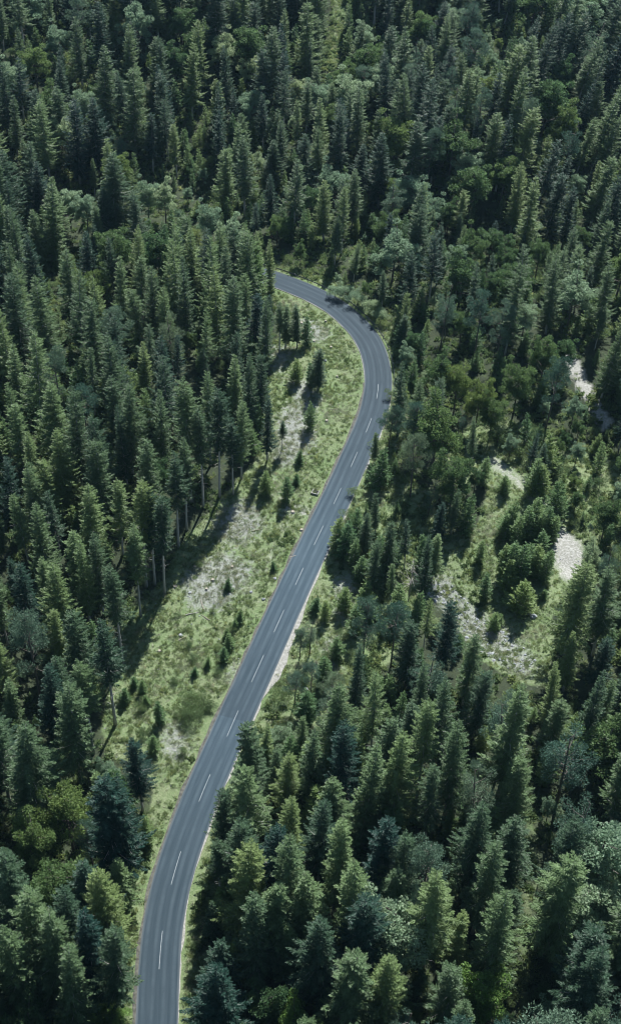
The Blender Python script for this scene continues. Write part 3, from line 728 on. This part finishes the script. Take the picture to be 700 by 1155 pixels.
def open_amount(x, y):
    return (inside(PL, x, y) | inside(PR_, x, y) | inside(PM, x, y)).astype(float)
ROCKW = world_poly([(480,640),(500,648),(540,690),(565,705),(590,730),(606,745),(600,762),(570,756),(540,735),(510,700),(480,670)])
TRACK2 = world_poly(strip_poly([(548,516),(565,528),(585,543),(606,562),(622,585),(636,605),(650,630)], 14))
DIRTP = world_poly([(622,600),(640,598),(662,618),(656,640),(640,664),(630,650),(622,622)])
PATHL = world_poly(strip_poly([(300,522),(308,545),(316,566),(322,590),(312,615),(296,640),(280,668),(262,700)], 8))
PATHJ = world_poly(strip_poly([(318,566),(335,574),(352,580)], 10))
WT = world_poly(strip_poly([(641,398),(648,415),(660,440),(672,462),(686,482)], 9))
PALE = [world_poly(p) for p in ([(330,355),(352,362),(372,372),(366,388),(345,384),(325,372)], [(305,390),(325,388),(330,400),(312,425),(303,415)], [(322,420),(350,430),(362,450),(352,470),(330,450)],
        [(318,455),(352,465),(356,500),(325,530),(305,520),(312,480)], [(245,572),(285,560),(300,590),(270,620),(240,600)], [(205,650),(250,620),(290,640),(250,690),(215,690)], [(180,820),(200,812),(215,850),(196,862),(185,850)],
        [(258,750),(275,745),(268,775),(252,772)], [(375,655),(395,640),(402,665),(392,700),(378,705)], [(365,720),(385,715),(378,760),(362,770)])]
YZG = world_poly(YOUNGZ); YZG2 = world_poly(YOUNGZ2)
def pts_dens(x, y):
    rd = road_dist(x, y); o = open_amount(x, y)
    bare = inside(DIRTP, x, y) | inside(TRACK2, x, y) | inside(WT, x, y)
    verge = ((rd > 4.1) & (rd < 11)).astype(float)
    d = np.maximum(np.maximum(np.maximum(o*.9, inside(BASE_FORBID[5], x, y)*.9), verge*.9), .6*(inside(YZG, x, y) | inside(YZG2, x, y)))*(~bare)*(rd > 4.1)
    return d*np.clip(.25+1.1*noise(x, y, 4, 33), 0, 1)
XR, YR = (-110, 130), (90, 540)
p = scatter_ground(360000, XR, YR, pts_dens)
n = len(p); nz_ = noise(p[:, 0], p[:, 1], 7, 41); inpale = np.zeros(n, bool)
for q in PALE: inpale |= inside(q, p[:, 0], p[:, 1])
idx = np.where(inpale | (nz_ > .72), RNG.choice([2, 2, 0], n), np.where(nz_ < .14, RNG.choice([0, 3, 1], n), RNG.choice([0, 1, 1, 2, 0], n)))
sc = RNG.uniform(.6, 1.5, n)
scatter('grass', p, np.stack([RNG.normal(0, .1, n), RNG.normal(0, .1, n), RNG.uniform(0, 6.28, n)], 1), np.stack([sc, sc, sc*RNG.uniform(.7, 1.3, n)], 1), idx, TUFTS, 'tufted meadow grass and herbs on the clearings and road verges', 'grass')
print('GRASS', n)
# leafy ground cover under the forest edge
def und(x, y):
    rd = road_dist(x, y); return ((rd > 5) * (open_amount(x, y) < .5))*np.clip((noise(x, y, 9, 55)-.2)*1.6, .08, .8)
p = scatter_ground(110000, (-150, 170), (90, 520), und); n = len(p); sc = RNG.uniform(.8, 2.4, n)
scatter('undergrowth', p, np.stack([np.zeros(n), np.zeros(n), RNG.uniform(0, 6.28, n)], 1), np.stack([sc]*3, 1), RNG.integers(0, 2, n), [TUFTS[3], TUFTS[1]], 'low herbs and seedlings on the shaded forest floor', 'undergrowth')
# loose stones: scree and pale patches
def st(x, y):
    d = inside(ROCKW, x, y)*.9+inside(DIRTP, x, y)*.12+inside(TRACK2, x, y)*.1
    for q in PALE: d = np.maximum(d, inside(q, x, y)*.28)
    return np.maximum(d, inside(PL, x, y)*.035)*(road_dist(x, y) > 4.3)
p = scatter_ground(90000, XR, YR, st); n = len(p); big = inside(ROCKW, p[:, 0], p[:, 1]); sc = np.where(big, RNG.uniform(.25, 1.0, n), RNG.uniform(.15, .45, n))
scatter('scree', p, np.stack([RNG.uniform(0, .6, n), RNG.uniform(0, .6, n), RNG.uniform(0, 6.28, n)], 1), np.stack([sc, sc, sc], 1), RNG.integers(0, 3, n), STONES, 'loose grey limestone rubble strewn over the clearings', 'scree')
def sl(x, y):
    return inside(PL, x, y)*(.2+.8*(noise(x, y, 6, 71) > .55))*(road_dist(x, y) > 6)
p = scatter_ground(4500, XR, YR, sl); n = len(p); sc = RNG.uniform(.35, 1.1, n)
scatter('brushwood', p, np.stack([np.zeros(n), np.zeros(n), RNG.uniform(0, 6.28, n)], 1), np.stack([sc*1.3, sc, sc], 1), RNG.integers(0, 2, n), [stick_mesh(1, M_DEAD), stick_mesh(2, M_CUT)], 'bleached twigs and felling slash on the wide clearing', 'brushwood')

# ------------------------------------------------------------------ boulders, logs and stumps one can tell apart
import bmesh
def boulder(seed, d):
    r = np.random.default_rng(seed); bm = bmesh.new(); bmesh.ops.create_icosphere(bm, subdivisions=2, radius=.5)
    for v in bm.verts:
        c = v.co; k = .8+.4*float(noise(c.x*3+seed, c.y*3+c.z*2, .9, seed)); v.co = c*k; v.co.x *= d[0]; v.co.y *= d[1]; v.co.z *= d[2]
    me = bpy.data.meshes.new('boulder'); bm.to_mesh(me); bm.free(); me.materials.append(M_ROCK); return me
for i, (x, y, s, lab) in enumerate([(601,696,1.6,'rounded grey boulder on the grass below the young spruce thicket'),(596,693,1.0,'small boulder touching the left side of the rounded boulder in the right clearing'),
        (204,717,.9,'pale rock with a dark shadow in the middle of the wide clearing'),(214,669,.8,'white stone high in the wide clearing near the forest edge'),(345,778,1.0,'pale boulder on the verge right of the resurfaced joint'),
        (297,676,.9,'small light stone close to the left road edge'),(310,653,.9,'white stone on the grass left of the straight road'),(366,407,1.0,'small rock near the bend in the upper clearing'),(283,668,.7,'tiny pale stone beside the footpath in the wide clearing')]):
    P = ground([x], [y])[0]; o = link('boulder', boulder(i+3, (s, s*.8, s*.6))); o.location = (P[0], P[1], P[2]+.12*s); o.rotation_euler = (0, 0, i*1.3); tag(o, lab, 'boulder', 'boulders on the clearings')
def log_mesh(L, r):
    t = MB(); t.tube([(-L/2, 0, r), (-L/6, .04, r*1.05), (L/5, -.03, r*.9), (L/2, .02, r*.8)], [r, r*.95, r*.85, r*.7], 8)
    for k in range(3): t.tube([(-L/4+k*L/5, 0, r), (-L/4+k*L/5+.1, (.3+r)*(-1)**k, r+.15)], [r*.25, r*.1], 4)
    return t.mesh('log', [M_CUT if L < 3 else M_DEAD])
for i, (x, y, L, a, lab) in enumerate([(228,682,3.4,1.9,'bleached log lying upright across the slope in the middle of the wide clearing'),(218,692,4.2,.35,'long pale log lying sideways below the bleached log of the clearing'),(232,697,2.6,2.5,'short tan log beside the long pale log of the wide clearing'),
        (206,720,2.6,.7,'log leaning on the pale rock of the wide clearing'),(290,598,2.6,.4,'short log beside the footpath near the culvert'),(330,402,2.2,.2,'short log in the upper clearing left of the bend'),(376,462,2.6,0.1,'tan log near the left road edge below the bend'),
        (168,640,3.0,.2,'fallen stem at the forest edge below the bare-stemmed spruces'),(330,628,2.0,.5,'short log on the grass close to the straight road')]):
    P = ground([x], [y])[0]; o = link('log', log_mesh(L*.8, .09)); o.location = P; o.rotation_euler = (0, 0, a); tag(o, lab, 'log', 'felled logs on the clearing')
def stump_mesh():
    t = MB(); t.tube([(0, 0, -.1), (0, 0, .1), (0, 0, .38)], [.42, .3, .27], 9)
    for k in range(4): a = k*1.6; t.tube([(.2*math.cos(a), .2*math.sin(a), .12), (.6*math.cos(a), .6*math.sin(a), -.05)], [.1, .03], 4)
    return t.mesh('stump', [M_BARK, M_CUT])
SM = stump_mesh(); SM.polygons[16].material_index = 0
for q in SM.polygons:
    if q.normal.z > .9 and q.center.z > .3: q.material_index = 1
for i, (x, y, lab) in enumerate([(354,385,'dark stump above the pale stones in the upper clearing'),(373,392,'dark stump nearest the inside of the bend'),(340,365,'dark stump near the upper end of the clearing'),(367,363,'stump just below the bend edge line'),
        (340,598,'stump beside the culvert footpath'),(330,578,'stump between the small spruces and the culvert'),(262,640,'dark stump at the top of the wide clearing'),(240,655,'stump in the upper middle of the wide clearing'),(198,662,'stump near the forest edge in the wide clearing'),
        (233,665,'stump beside the bleached log of the clearing'),(180,735,'stump at the rim of the big tree shadow'),(220,640,'stump above the bleached log near the forest'),(380,425,'stump in the grass inside the curve'),(368,475,'stump beside the tan log below the bend')]):
    P = ground([x], [y])[0]; o = link('tree_stump', SM); o.location = P; o.rotation_euler = (0, 0, i*1.1); o.scale = (.9+.2*(i % 3), .9+.2*(i % 3), .8+.15*(i % 4)); tag(o, lab, 'stump', 'cut stumps on the clearing')

# ------------------------------------------------------------------ terrain
def axis_coords(lo, hi, step, far, k):
    inner = np.arange(lo, hi+step, step); e = [far*(i/k)**2 for i in range(1, k+1)]
    return np.concatenate([[lo-v for v in e[::-1]], inner, [inner[-1]+v for v in e]])
X = axis_coords(-150, 170, 1.0, 2600, 14); Y = axis_coords(60, 540, 1.0, 2600, 14)
XX, YY = np.meshgrid(X, Y); ZZ = height(XX, YY)
nx, ny = len(X), len(Y); ii, jj = np.meshgrid(np.arange(nx-1), np.arange(ny-1))
q = (jj*nx+ii).ravel(); FQ = np.stack([q, q+1, q+nx+1, q+nx], 1)
gm, nt, nd, lk = mat('ground_cover')
me = new_mesh('ground', np.stack([XX.ravel(), YY.ravel(), ZZ.ravel()], 1), FQ, [gm], smooth=True)
def blur(a, k):
    for _ in range(k):
        a = a.copy(); a[1:-1, 1:-1] = (a[1:-1, 1:-1]*4+a[:-2, 1:-1]+a[2:, 1:-1]+a[1:-1, :-2]+a[1:-1, 2:])/8
    return a
xv, yv = XX.ravel(), YY.ravel(); rdv = road_dist(xv, yv)
YZW = world_poly(YOUNGZ); YZW2 = world_poly(YOUNGZ2)
og = np.maximum(np.maximum(open_amount(xv, yv), .8*(inside(YZW, xv, yv) | inside(YZW2, xv, yv))), ((rdv < 8) & (xv > -60)).astype(float)).reshape(XX.shape); og = blur(og, 5)
for bp, a in ((world_poly(TRAIL), .55), (world_poly(SLIT), .9)): og = np.maximum(og, blur(inside(bp, xv, yv).reshape(XX.shape).astype(float), 3)*a)
pale = np.zeros(XX.size)
for q_ in PALE+[ROCKW]: pale = np.maximum(pale, inside(q_, xv, yv))
pale = blur(np.maximum(pale, .14*inside(PL, xv, yv)+.14*inside(PM, xv, yv)+.2*inside(PR_, xv, yv)).reshape(XX.shape), 8)
dirt = np.zeros(XX.size)
for q_ in (TRACK2, DIRTP, PATHL, PATHJ, WT): dirt = np.maximum(dirt, inside(q_, xv, yv)*(0.65 if q_ is PATHL or q_ is TRACK2 else 1))
dirt = np.maximum(blur(dirt.reshape(XX.shape), 5), blur(inside(world_poly(TRACK_W), xv, yv).reshape(XX.shape).astype(float), 1))
ca = me.color_attributes.new('cover', 'FLOAT_COLOR', 'POINT')
ca.data.foreach_set('color', np.stack([og.ravel(), pale.ravel(), dirt.ravel(), np.ones(XX.size)], 1).astype(np.float32).ravel())
gr = link('ground', me); tag(gr, kind='structure')
at = N(nt, 'ShaderNodeVertexColor', layer_name='cover'); sp = N(nt, 'ShaderNodeSeparateColor'); lk.new(at.outputs[0], sp.inputs[0])
tc = N(nt, 'ShaderNodeTexCoord'); ob = tc.outputs['Object']
def sharpen(sock, nscale, amt, lo=.4, hi=.6):
    nz = noise_node(nt, nscale, 5, .7, ob); a = N(nt, 'ShaderNodeMath', operation='MULTIPLY_ADD'); a.inputs[1].default_value = amt; a.inputs[2].default_value = -amt/2
    lk.new(nz.outputs['Fac'], a.inputs[0]); b = N(nt, 'ShaderNodeMath', operation='ADD'); lk.new(a.outputs[0], b.inputs[0]); lk.new(sock, b.inputs[1])
    m_ = N(nt, 'ShaderNodeMapRange'); m_.inputs['From Min'].default_value = lo; m_.inputs['From Max'].default_value = hi; lk.new(b.outputs[0], m_.inputs['Value']); return m_.outputs[0]
n1 = noise_node(nt, .35, 6, .7, ob); n2 = noise_node(nt, 2.6, 6, .75, ob); n3 = noise_node(nt, .12, 4, .6, ob)
floor = ramp(nt, [(.3, (.024, .034, .020)), (.55, (.040, .052, .028)), (.72, (.065, .095, .040))]); lk.new(n1.outputs['Fac'], floor.inputs[0])
gA = ramp(nt, [(.3, (.08, .115, .050)), (.46, (.13, .170, .074)), (.60, (.22, .24, .14)), (.76, (.37, .37, .29))]); lk.new(n2.outputs['Fac'], gA.inputs[0])
gB = ramp(nt, [(.35, (.085, .165, .060)), (.62, (.16, .20, .11))]); lk.new(n3.outputs['Fac'], gB.inputs[0])
grass = mixc(nt, .45, gA.outputs[0], gB.outputs[0])
pl = ramp(nt, [(.3, (.12, .14, .10)), (.5, (.22, .235, .21)), (.7, (.35, .355, .35))]); lk.new(n2.outputs['Fac'], pl.inputs[0])
dr = ramp(nt, [(.3, (.17, .175, .14)), (.5, (.30, .30, .275)), (.66, (.46, .46, .44))]); lk.new(n2.outputs['Fac'], dr.inputs[0])
c = mixc(nt, sharpen(sp.outputs[0], .5, .5), floor.outputs[0], grass)
c = mixc(nt, sharpen(sp.outputs[1], 1.0, 2.2, .35, .95), c, pl.outputs[0])
c = mixc(nt, sharpen(sp.outputs[2], .8, 1.5, .25, .85), c, dr.outputs[0])
pb = N(nt, 'ShaderNodeBsdfPrincipled'); pb.inputs['Roughness'].default_value = .95; pb.inputs['Specular IOR Level'].default_value = .2; lk.new(c, pb.inputs['Base Color'])
bp = N(nt, 'ShaderNodeBump'); bp.inputs['Strength'].default_value = .7; bp.inputs['Distance'].default_value = .4; lk.new(n2.outputs['Fac'], bp.inputs['Height']); lk.new(bp.outputs[0], pb.inputs['Normal'])
out = N(nt, 'ShaderNodeOutputMaterial'); lk.new(pb.outputs[0], out.inputs[0])

# ------------------------------------------------------------------ road
RW = 3.28
def ribbon(name, s0, s1, off_l, off_r, z, material, cols=8, zfun=None, step=1.0, jag=0.0, seed=0):
    s = np.arange(s0, s1+1e-6, step); cx = np.interp(s, RS, RC[:, 0]); cy = np.interp(s, RS, RC[:, 1]); nxv = np.interp(s, RS, RNOR[:, 0]); nyv = np.interp(s, RS, RNOR[:, 1])
    ol = off_l(s) if callable(off_l) else np.full(len(s), off_l); orr = off_r(s) if callable(off_r) else np.full(len(s), off_r)
    if jag: ol = ol+jag*(noise(s, s*0, 2.3, seed)-.5); orr = orr+jag*(noise(s, s*0+9, 1.9, seed+1)-.5)
    V = []; UV = []
    for k in range(cols+1):
        o_ = ol+(orr-ol)*k/cols; V.append(np.stack([cx+nxv*o_, cy+nyv*o_, np.full(len(s), z)+(zfun(o_) if zfun else 0)], 1)); UV.append(np.stack([o_, s], 1))
    V = np.stack(V, 1).reshape(-1, 3); UV = np.stack(UV, 1).reshape(-1, 2)
    k_ = cols+1; a, b = np.meshgrid(np.arange(cols), np.arange(len(s)-1)); i0 = (b*k_+a).ravel(); Fq = np.stack([i0, i0+1, i0+k_+1, i0+k_], 1)
    me = new_mesh(name, V, Fq, [material], smooth=True)
    uv = me.uv_layers.new(name='UVMap'); uv.data.foreach_set('uv', UV[Fq.ravel()].astype(np.float32).ravel()); return me
def arc_at(px, py):
    P = flat([px], [py])[0]; return RS[np.argmin((RC[:, 0]-P[0])**2+(RC[:, 1]-P[1])**2)]
s_patch = arc_at(266, 812); s_b0 = arc_at(440, 430)
am, nt, nd, lk = mat('asphalt')
uv = N(nt, 'ShaderNodeUVMap', uv_map='UVMap'); sx = N(nt, 'ShaderNodeSeparateXYZ'); lk.new(uv.outputs[0], sx.inputs[0])
mp = N(nt, 'ShaderNodeMapping'); mp.inputs['Scale'].default_value = (1, .06, 1); lk.new(uv.outputs[0], mp.inputs['Vector'])
nA = noise_node(nt, 1.6, 5, .6, mp.outputs[0]); nB = noise_node(nt, .22, 4, .6, uv.outputs[0]); nC = noise_node(nt, 9, 3, .6, uv.outputs[0])
base = ramp(nt, [(.32, (.018, .037, .052)), (.66, (.032, .053, .070))]); lk.new(nA.outputs['Fac'], base.inputs[0])
# wheel tracks, polished a little paler, at +-0.75 and +-2.35 m from the centre
def bump1(c_, w):
    a = N(nt, 'ShaderNodeMath', operation='ABSOLUTE'); s_ = N(nt, 'ShaderNodeMath', operation='SUBTRACT'); ab = N(nt, 'ShaderNodeMath', operation='ABSOLUTE')
    lk.new(sx.outputs[0], ab.inputs[0]); lk.new(ab.outputs[0], s_.inputs[0]); s_.inputs[1].default_value = c_; lk.new(s_.outputs[0], a.inputs[0])
    m_ = N(nt, 'ShaderNodeMapRange', interpolation_type='SMOOTHSTEP'); m_.inputs['From Min'].default_value = 0; m_.inputs['From Max'].default_value = w; m_.inputs['To Min'].default_value = 1; m_.inputs['To Max'].default_value = 0
    lk.new(a.outputs[0], m_.inputs['Value']); return m_.outputs[0]
w1 = bump1(.85, .5); w2 = bump1(2.35, .5); ad = N(nt, 'ShaderNodeMath', operation='ADD'); lk.new(w1, ad.inputs[0]); lk.new(w2, ad.inputs[1])
wm = N(nt, 'ShaderNodeMath', operation='MULTIPLY'); lk.new(ad.outputs[0], wm.inputs[0])
wn = N(nt, 'ShaderNodeMapRange'); wn.inputs['From Min'].default_value = .3; wn.inputs['From Max'].default_value = .7; wn.inputs['To Min'].default_value = .15; wn.inputs['To Max'].default_value = .75; lk.new(nB.outputs['Fac'], wn.inputs['Value']); lk.new(wn.outputs[0], wm.inputs[1])
c = mixc(nt, wm.outputs[0], base.outputs[0], (.056, .083, .103))
pt = N(nt, 'ShaderNodeMath', operation='GREATER_THAN'); lk.new(sx.outputs[1], pt.inputs[0]); pt.inputs[1].default_value = float(s_patch)
pf = N(nt, 'ShaderNodeMapRange', interpolation_type='SMOOTHSTEP'); pf.inputs['From Min'].default_value = float(s_patch)+14; pf.inputs['From Max'].default_value = float(s_patch)+50; pf.inputs['To Min'].default_value = .80; pf.inputs['To Max'].default_value = 1.0; lk.new(sx.outputs[1], pf.inputs['Value'])
one = N(nt, 'ShaderNodeMix'); one.data_type = 'FLOAT'; lk.new(pt.outputs[0], one.inputs[0]); one.inputs[2].default_value = 1.0; lk.new(pf.outputs[0], one.inputs[3])
hv = N(nt, 'ShaderNodeHueSaturation'); lk.new(c, hv.inputs['Color']); lk.new(one.outputs[0], hv.inputs['Value'])
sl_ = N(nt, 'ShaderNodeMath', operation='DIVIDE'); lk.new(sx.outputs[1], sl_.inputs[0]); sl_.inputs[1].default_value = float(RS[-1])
along_tone = ramp(nt, [(0, (.78,)*3), (float(arc_at(190, 1010)/RS[-1]), (.85,)*3), (float(arc_at(240, 870)/RS[-1]), (1.0,)*3), (float(arc_at(300, 735)/RS[-1]), (1.22,)*3), (float(arc_at(350, 622)/RS[-1]), (1.25,)*3), (float(arc_at(390, 540)/RS[-1]), (.95,)*3), (float(arc_at(425, 440)/RS[-1]), (.80,)*3), (1, (.80,)*3)]); lk.new(sl_.outputs[0], along_tone.inputs[0])  # asphalt tone along its length: darker near end and bend, paler middle stretch
wv = N(nt, 'ShaderNodeSeparateColor'); lk.new(along_tone.outputs[0], wv.inputs[0]); hv3 = N(nt, 'ShaderNodeHueSaturation'); lk.new(hv.outputs[0], hv3.inputs['Color']); lk.new(wv.outputs[0], hv3.inputs['Value']); hv = hv3
gr_ = N(nt, 'ShaderNodeMapRange'); gr_.inputs['To Min'].default_value = .82; gr_.inputs['To Max'].default_value = 1.18; lk.new(nC.outputs['Fac'], gr_.inputs['Value'])
hv2 = N(nt, 'ShaderNodeHueSaturation'); lk.new(hv.outputs[0], hv2.inputs['Color']); lk.new(gr_.outputs[0], hv2.inputs['Value'])
# dusty edges
ed = N(nt, 'ShaderNodeMath', operation='ABSOLUTE'); lk.new(sx.outputs[0], ed.inputs[0]); ednz = N(nt, 'ShaderNodeMath', operation='MULTIPLY_ADD'); lk.new(nA.outputs['Fac'], ednz.inputs[0]); ednz.inputs[1].default_value = .7; lk.new(ed.outputs[0], ednz.inputs[2])
em = N(nt, 'ShaderNodeMapRange'); em.inputs['From Min'].default_value = 3.2; em.inputs['From Max'].default_value = 3.7; em.inputs['To Max'].default_value = .5; lk.new(ednz.outputs[0], em.inputs['Value'])
c = mixc(nt, em.outputs[0], hv2.outputs[0], (.15, .165, .17))
pb = N(nt, 'ShaderNodeBsdfPrincipled'); pb.inputs['Roughness'].default_value = .8; pb.inputs['Specular IOR Level'].default_value = .25; lk.new(c, pb.inputs['Base Color']); out = N(nt, 'ShaderNodeOutputMaterial'); lk.new(pb.outputs[0], out.inputs[0])
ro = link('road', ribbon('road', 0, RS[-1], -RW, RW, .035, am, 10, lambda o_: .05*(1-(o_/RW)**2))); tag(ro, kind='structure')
lm = simple_mat('road_paint', (.09, .12, .14), (.22, .25, .27), 2.2, .7)
dash_px = [((213/4.375+130, 1010+357/4.375), (233/4.375+130, 1010+168/4.375)), ((193, 998), (203, 960)), ((223.7, 906), (236.5, 874.5)), ((256.4, 830), (268, 801.6)), ((282, 771), (295.5, 741)), ((309, 712), (319.5, 687)),
           ((333.7, 659), (343, 640)), ((354.7, 614), (364, 594)), ((376.5, 568), (384.5, 551)), ((395.4, 527), (403.4, 510)), ((412.5, 488), (418, 472)), ((425, 450), (427.3, 434))]
for a, b in dash_px:
    s0, s1 = arc_at(*a), arc_at(*b); s0, s1 = min(s0, s1), max(s0, s1)
    o = link('road_marking', ribbon('road_marking', s0, s1, -.06, .06, .0905, lm, 1, None, (s1-s0)/8)); tag(o, kind='structure')
vg = simple_mat('gravel', (.15, .15, .13), (.34, .335, .31), 1.8, .95, .6)
sg0, sg1 = arc_at(276, 785), arc_at(340, 645)
def right_edge(s):
    k = sstep(sg0, sg0+8, s)*(1-sstep(sg1-25, sg1, s)); return RW-.05+1.5*k*(.7+.6*noise(s, s*0, 6, 5))+.5*noise(s, s*0, 2, 6)
o = link('gravel_shoulder', ribbon('gravel_shoulder', 0, arc_at(427, 440), RW-.12, right_edge, .028, vg, 3, lambda o_: -.015*(o_-RW), jag=0.0)); tag(o, kind='structure')
dk = simple_mat('gutter_soil', (.03, .03, .026), (.12, .12, .10), 1.3, .95, .6)
o = link('gutter', ribbon('gutter', 0, arc_at(427, 430), lambda s: -RW-.22-.45*noise(s, s*0, 3, 15), -RW+.08, .024, dk, 2, jag=0.1, seed=4)); tag(o, kind='structure')
o = link('bend_verge', ribbon('bend_verge', arc_at(427, 430), arc_at(300, 310), -RW-.12, -RW+.08, .024, vg, 2, jag=0.2, seed=4)); tag(o, kind='structure')

def road_point(s, off, z=0.0):
    c = np.array([np.interp(s, RS, RC[:, 0]), np.interp(s, RS, RC[:, 1])]); nn = np.array([np.interp(s, RS, RNOR[:, 0]), np.interp(s, RS, RNOR[:, 1])]); return np.array([*(c+nn*off), z])
# guardrail round the outside of the bend
ga, gb = arc_at(428, 445), arc_at(262, 303); OFF = RW+.55
root = empty('guardrail', road_point(ga, OFF)); tag(root, 'weathered steel guardrail curving round the outside of the road bend', 'guardrail')
base_ = np.array(root.location)
prof = [(0, .50), (.05, .53), (.05, .59), (0, .63), (.05, .67), (.05, .73), (0, .77), (.012, .78), (.065, .735), (.065, .665), (.02, .63), (.065, .595), (.065, .525), (.012, .49)]
sv = np.arange(ga, gb, 1.5); V = []
for s in sv:
    for o_, z in prof: V.append(road_point(s, OFF-o_, z)-base_)
k = len(prof); Fs = [(i*k+j, i*k+(j+1) % k, (i+1)*k+(j+1) % k, (i+1)*k+j) for i in range(len(sv)-1) for j in range(k)]
link('rail', new_mesh('rail', V, Fs, [M_STEEL]), root)
pm = MB(); pm.box((0, 0, .35), (.10, .14, .95)); pm.box((.0, -.0, .62), (.14, .18, .12)); PMESH = pm.mesh('guard_post', [M_STEEL])
for s in np.arange(ga+.5, gb, 4.0):
    c = link('post', PMESH, root); c.location = road_point(s, OFF+.13)-base_; t_ = road_point(s+.5, 0)-road_point(s, 0); c.rotation_euler = (0, 0, math.atan2(t_[1], t_[0]))
# marker posts
def marker(px, side, lab):
    s = arc_at(*px); P = road_point(s, side*(RW+.8)); P[2] = hz(P[0], P[1]); r_ = empty('marker_post', P); tag(r_, lab, 'marker post', 'white marker posts beside the road')
    m_ = MB(); m_.box((0, 0, .5), (.12, .10, 1.0), taper=.9); link('post', m_.mesh('marker', [M_PLASTIC]), r_)
    m_ = MB(); m_.box((0, 0, .80), (.13, .11, .22)); link('reflector_band', m_.mesh('band', [M_BLACK]), r_)
marker((179, 1092), -1, 'marker post on the left road edge near the bottom of the photo')
marker((424, 411), 1, 'bright marker post outside the bend beside the guardrail end')
marker((292, 752), -1, 'marker post on the left edge of the straight road')
# culvert by the road
P = ground([354], [561])[0]; s = arc_at(366, 590); t_ = road_point(arc_at(376, 569)+1, 0)-road_point(arc_at(376, 569), 0); an = math.atan2(t_[1], t_[0])
Pc = road_point(arc_at(380, 561), -RW-1.6); Pc[2] = hz(Pc[0], Pc[1])
cv = empty('culvert', Pc, an, .6); tag(cv, 'small concrete culvert headwall with dark opening beside the straight road', 'culvert')
m_ = MB(); m_.box((-1.0, .0, .25), (.3, 2.6, .9)); m_.box((.35, 1.15, .15), (2.4, .28, .7)); m_.box((.35, -1.15, .15), (2.4, .28, .7)); link('headwall', m_.mesh('headwall', [M_CONC]), cv)
m_ = MB(); m_.box((.3, 0, .02), (2.3, 1.98, .12)); link('channel', m_.mesh('channel', [M_BLACK]), cv)
m_ = MB(); m_.tube([(-.86, 0, .3), (-.80, 0, .3)], [.42, .42], 14); link('pipe_mouth', m_.mesh('pipe', [M_BLACK]), cv)

# ------------------------------------------------------------------ sky, sun, air, camera
ELEV, AZ = math.radians(50), math.radians(14)        # sun beyond the trees, a little to the right
w = bpy.data.worlds.new('World'); scene.world = w; w.use_nodes = True; nt = w.node_tree
sky = nt.nodes.new('ShaderNodeTexSky'); sky.sky_type = 'NISHITA'; sky.sun_disc = False; sky.sun_elevation = ELEV; sky.sun_rotation = AZ; sky.air_density = 1.4; sky.dust_density = .3; sky.ozone_density = 2.0
bg = nt.nodes['Background']; nt.links.new(sky.outputs[0], bg.inputs[0]); bg.inputs[1].default_value = .054
sd = bpy.data.lights.new('sun', 'SUN'); sd.energy = 5.0; sd.angle = math.radians(.5); sd.color = (1, .99, .965)
so = link('sun', sd); to = Vector((math.sin(AZ)*math.cos(ELEV), math.cos(AZ)*math.cos(ELEV), math.sin(ELEV))); so.rotation_euler = to.to_track_quat('Z', 'Y').to_euler(); so.location = (0, 300, 300)

HAZE = 0.000036
if HAZE > 0:
    hm = bpy.data.materials.new('haze'); hm.use_nodes = True; nt = hm.node_tree; nt.nodes.clear(); pv = nt.nodes.new('ShaderNodeVolumePrincipled'); pv.inputs['Density'].default_value = HAZE; pv.inputs['Color'].default_value = (.42, .74, 1, 1); pv.inputs['Anisotropy'].default_value = .2
    out = nt.nodes.new('ShaderNodeOutputMaterial'); nt.links.new(pv.outputs[0], out.inputs['Volume'])
    m_ = MB(); m_.box((0, 300, 90), (8000, 8000, 300)); o = link('haze', m_.mesh('haze', [hm])); tag(o, 'thin blue summer haze over the forest', 'haze', kind='stuff')

cd = bpy.data.cameras.new('camera'); cam = link('camera', cd); cd.sensor_fit = 'VERTICAL'; cd.angle_y = 2*math.atan(H0/2/F); cd.clip_end = 12000; cd.clip_start = 1
Mx = Matrix(((RT[0], UP[0], -fwd[0], CAM[0]), (RT[1], UP[1], -fwd[1], CAM[1]), (RT[2], UP[2], -fwd[2], CAM[2]), (0, 0, 0, 1))); cam.matrix_world = Mx
scene.camera = cam
vs = scene.view_settings; vs.view_transform = 'Standard'; vs.look = 'None'; vs.gamma = 1; vs.exposure = 0.95; vs.use_curve_mapping = False
scene.cycles.filter_width = 1.05; scene.cycles.max_bounces = 5; scene.cycles.diffuse_bounces = 3; scene.cycles.transparent_max_bounces = 4; scene.cycles.volume_bounces = 0
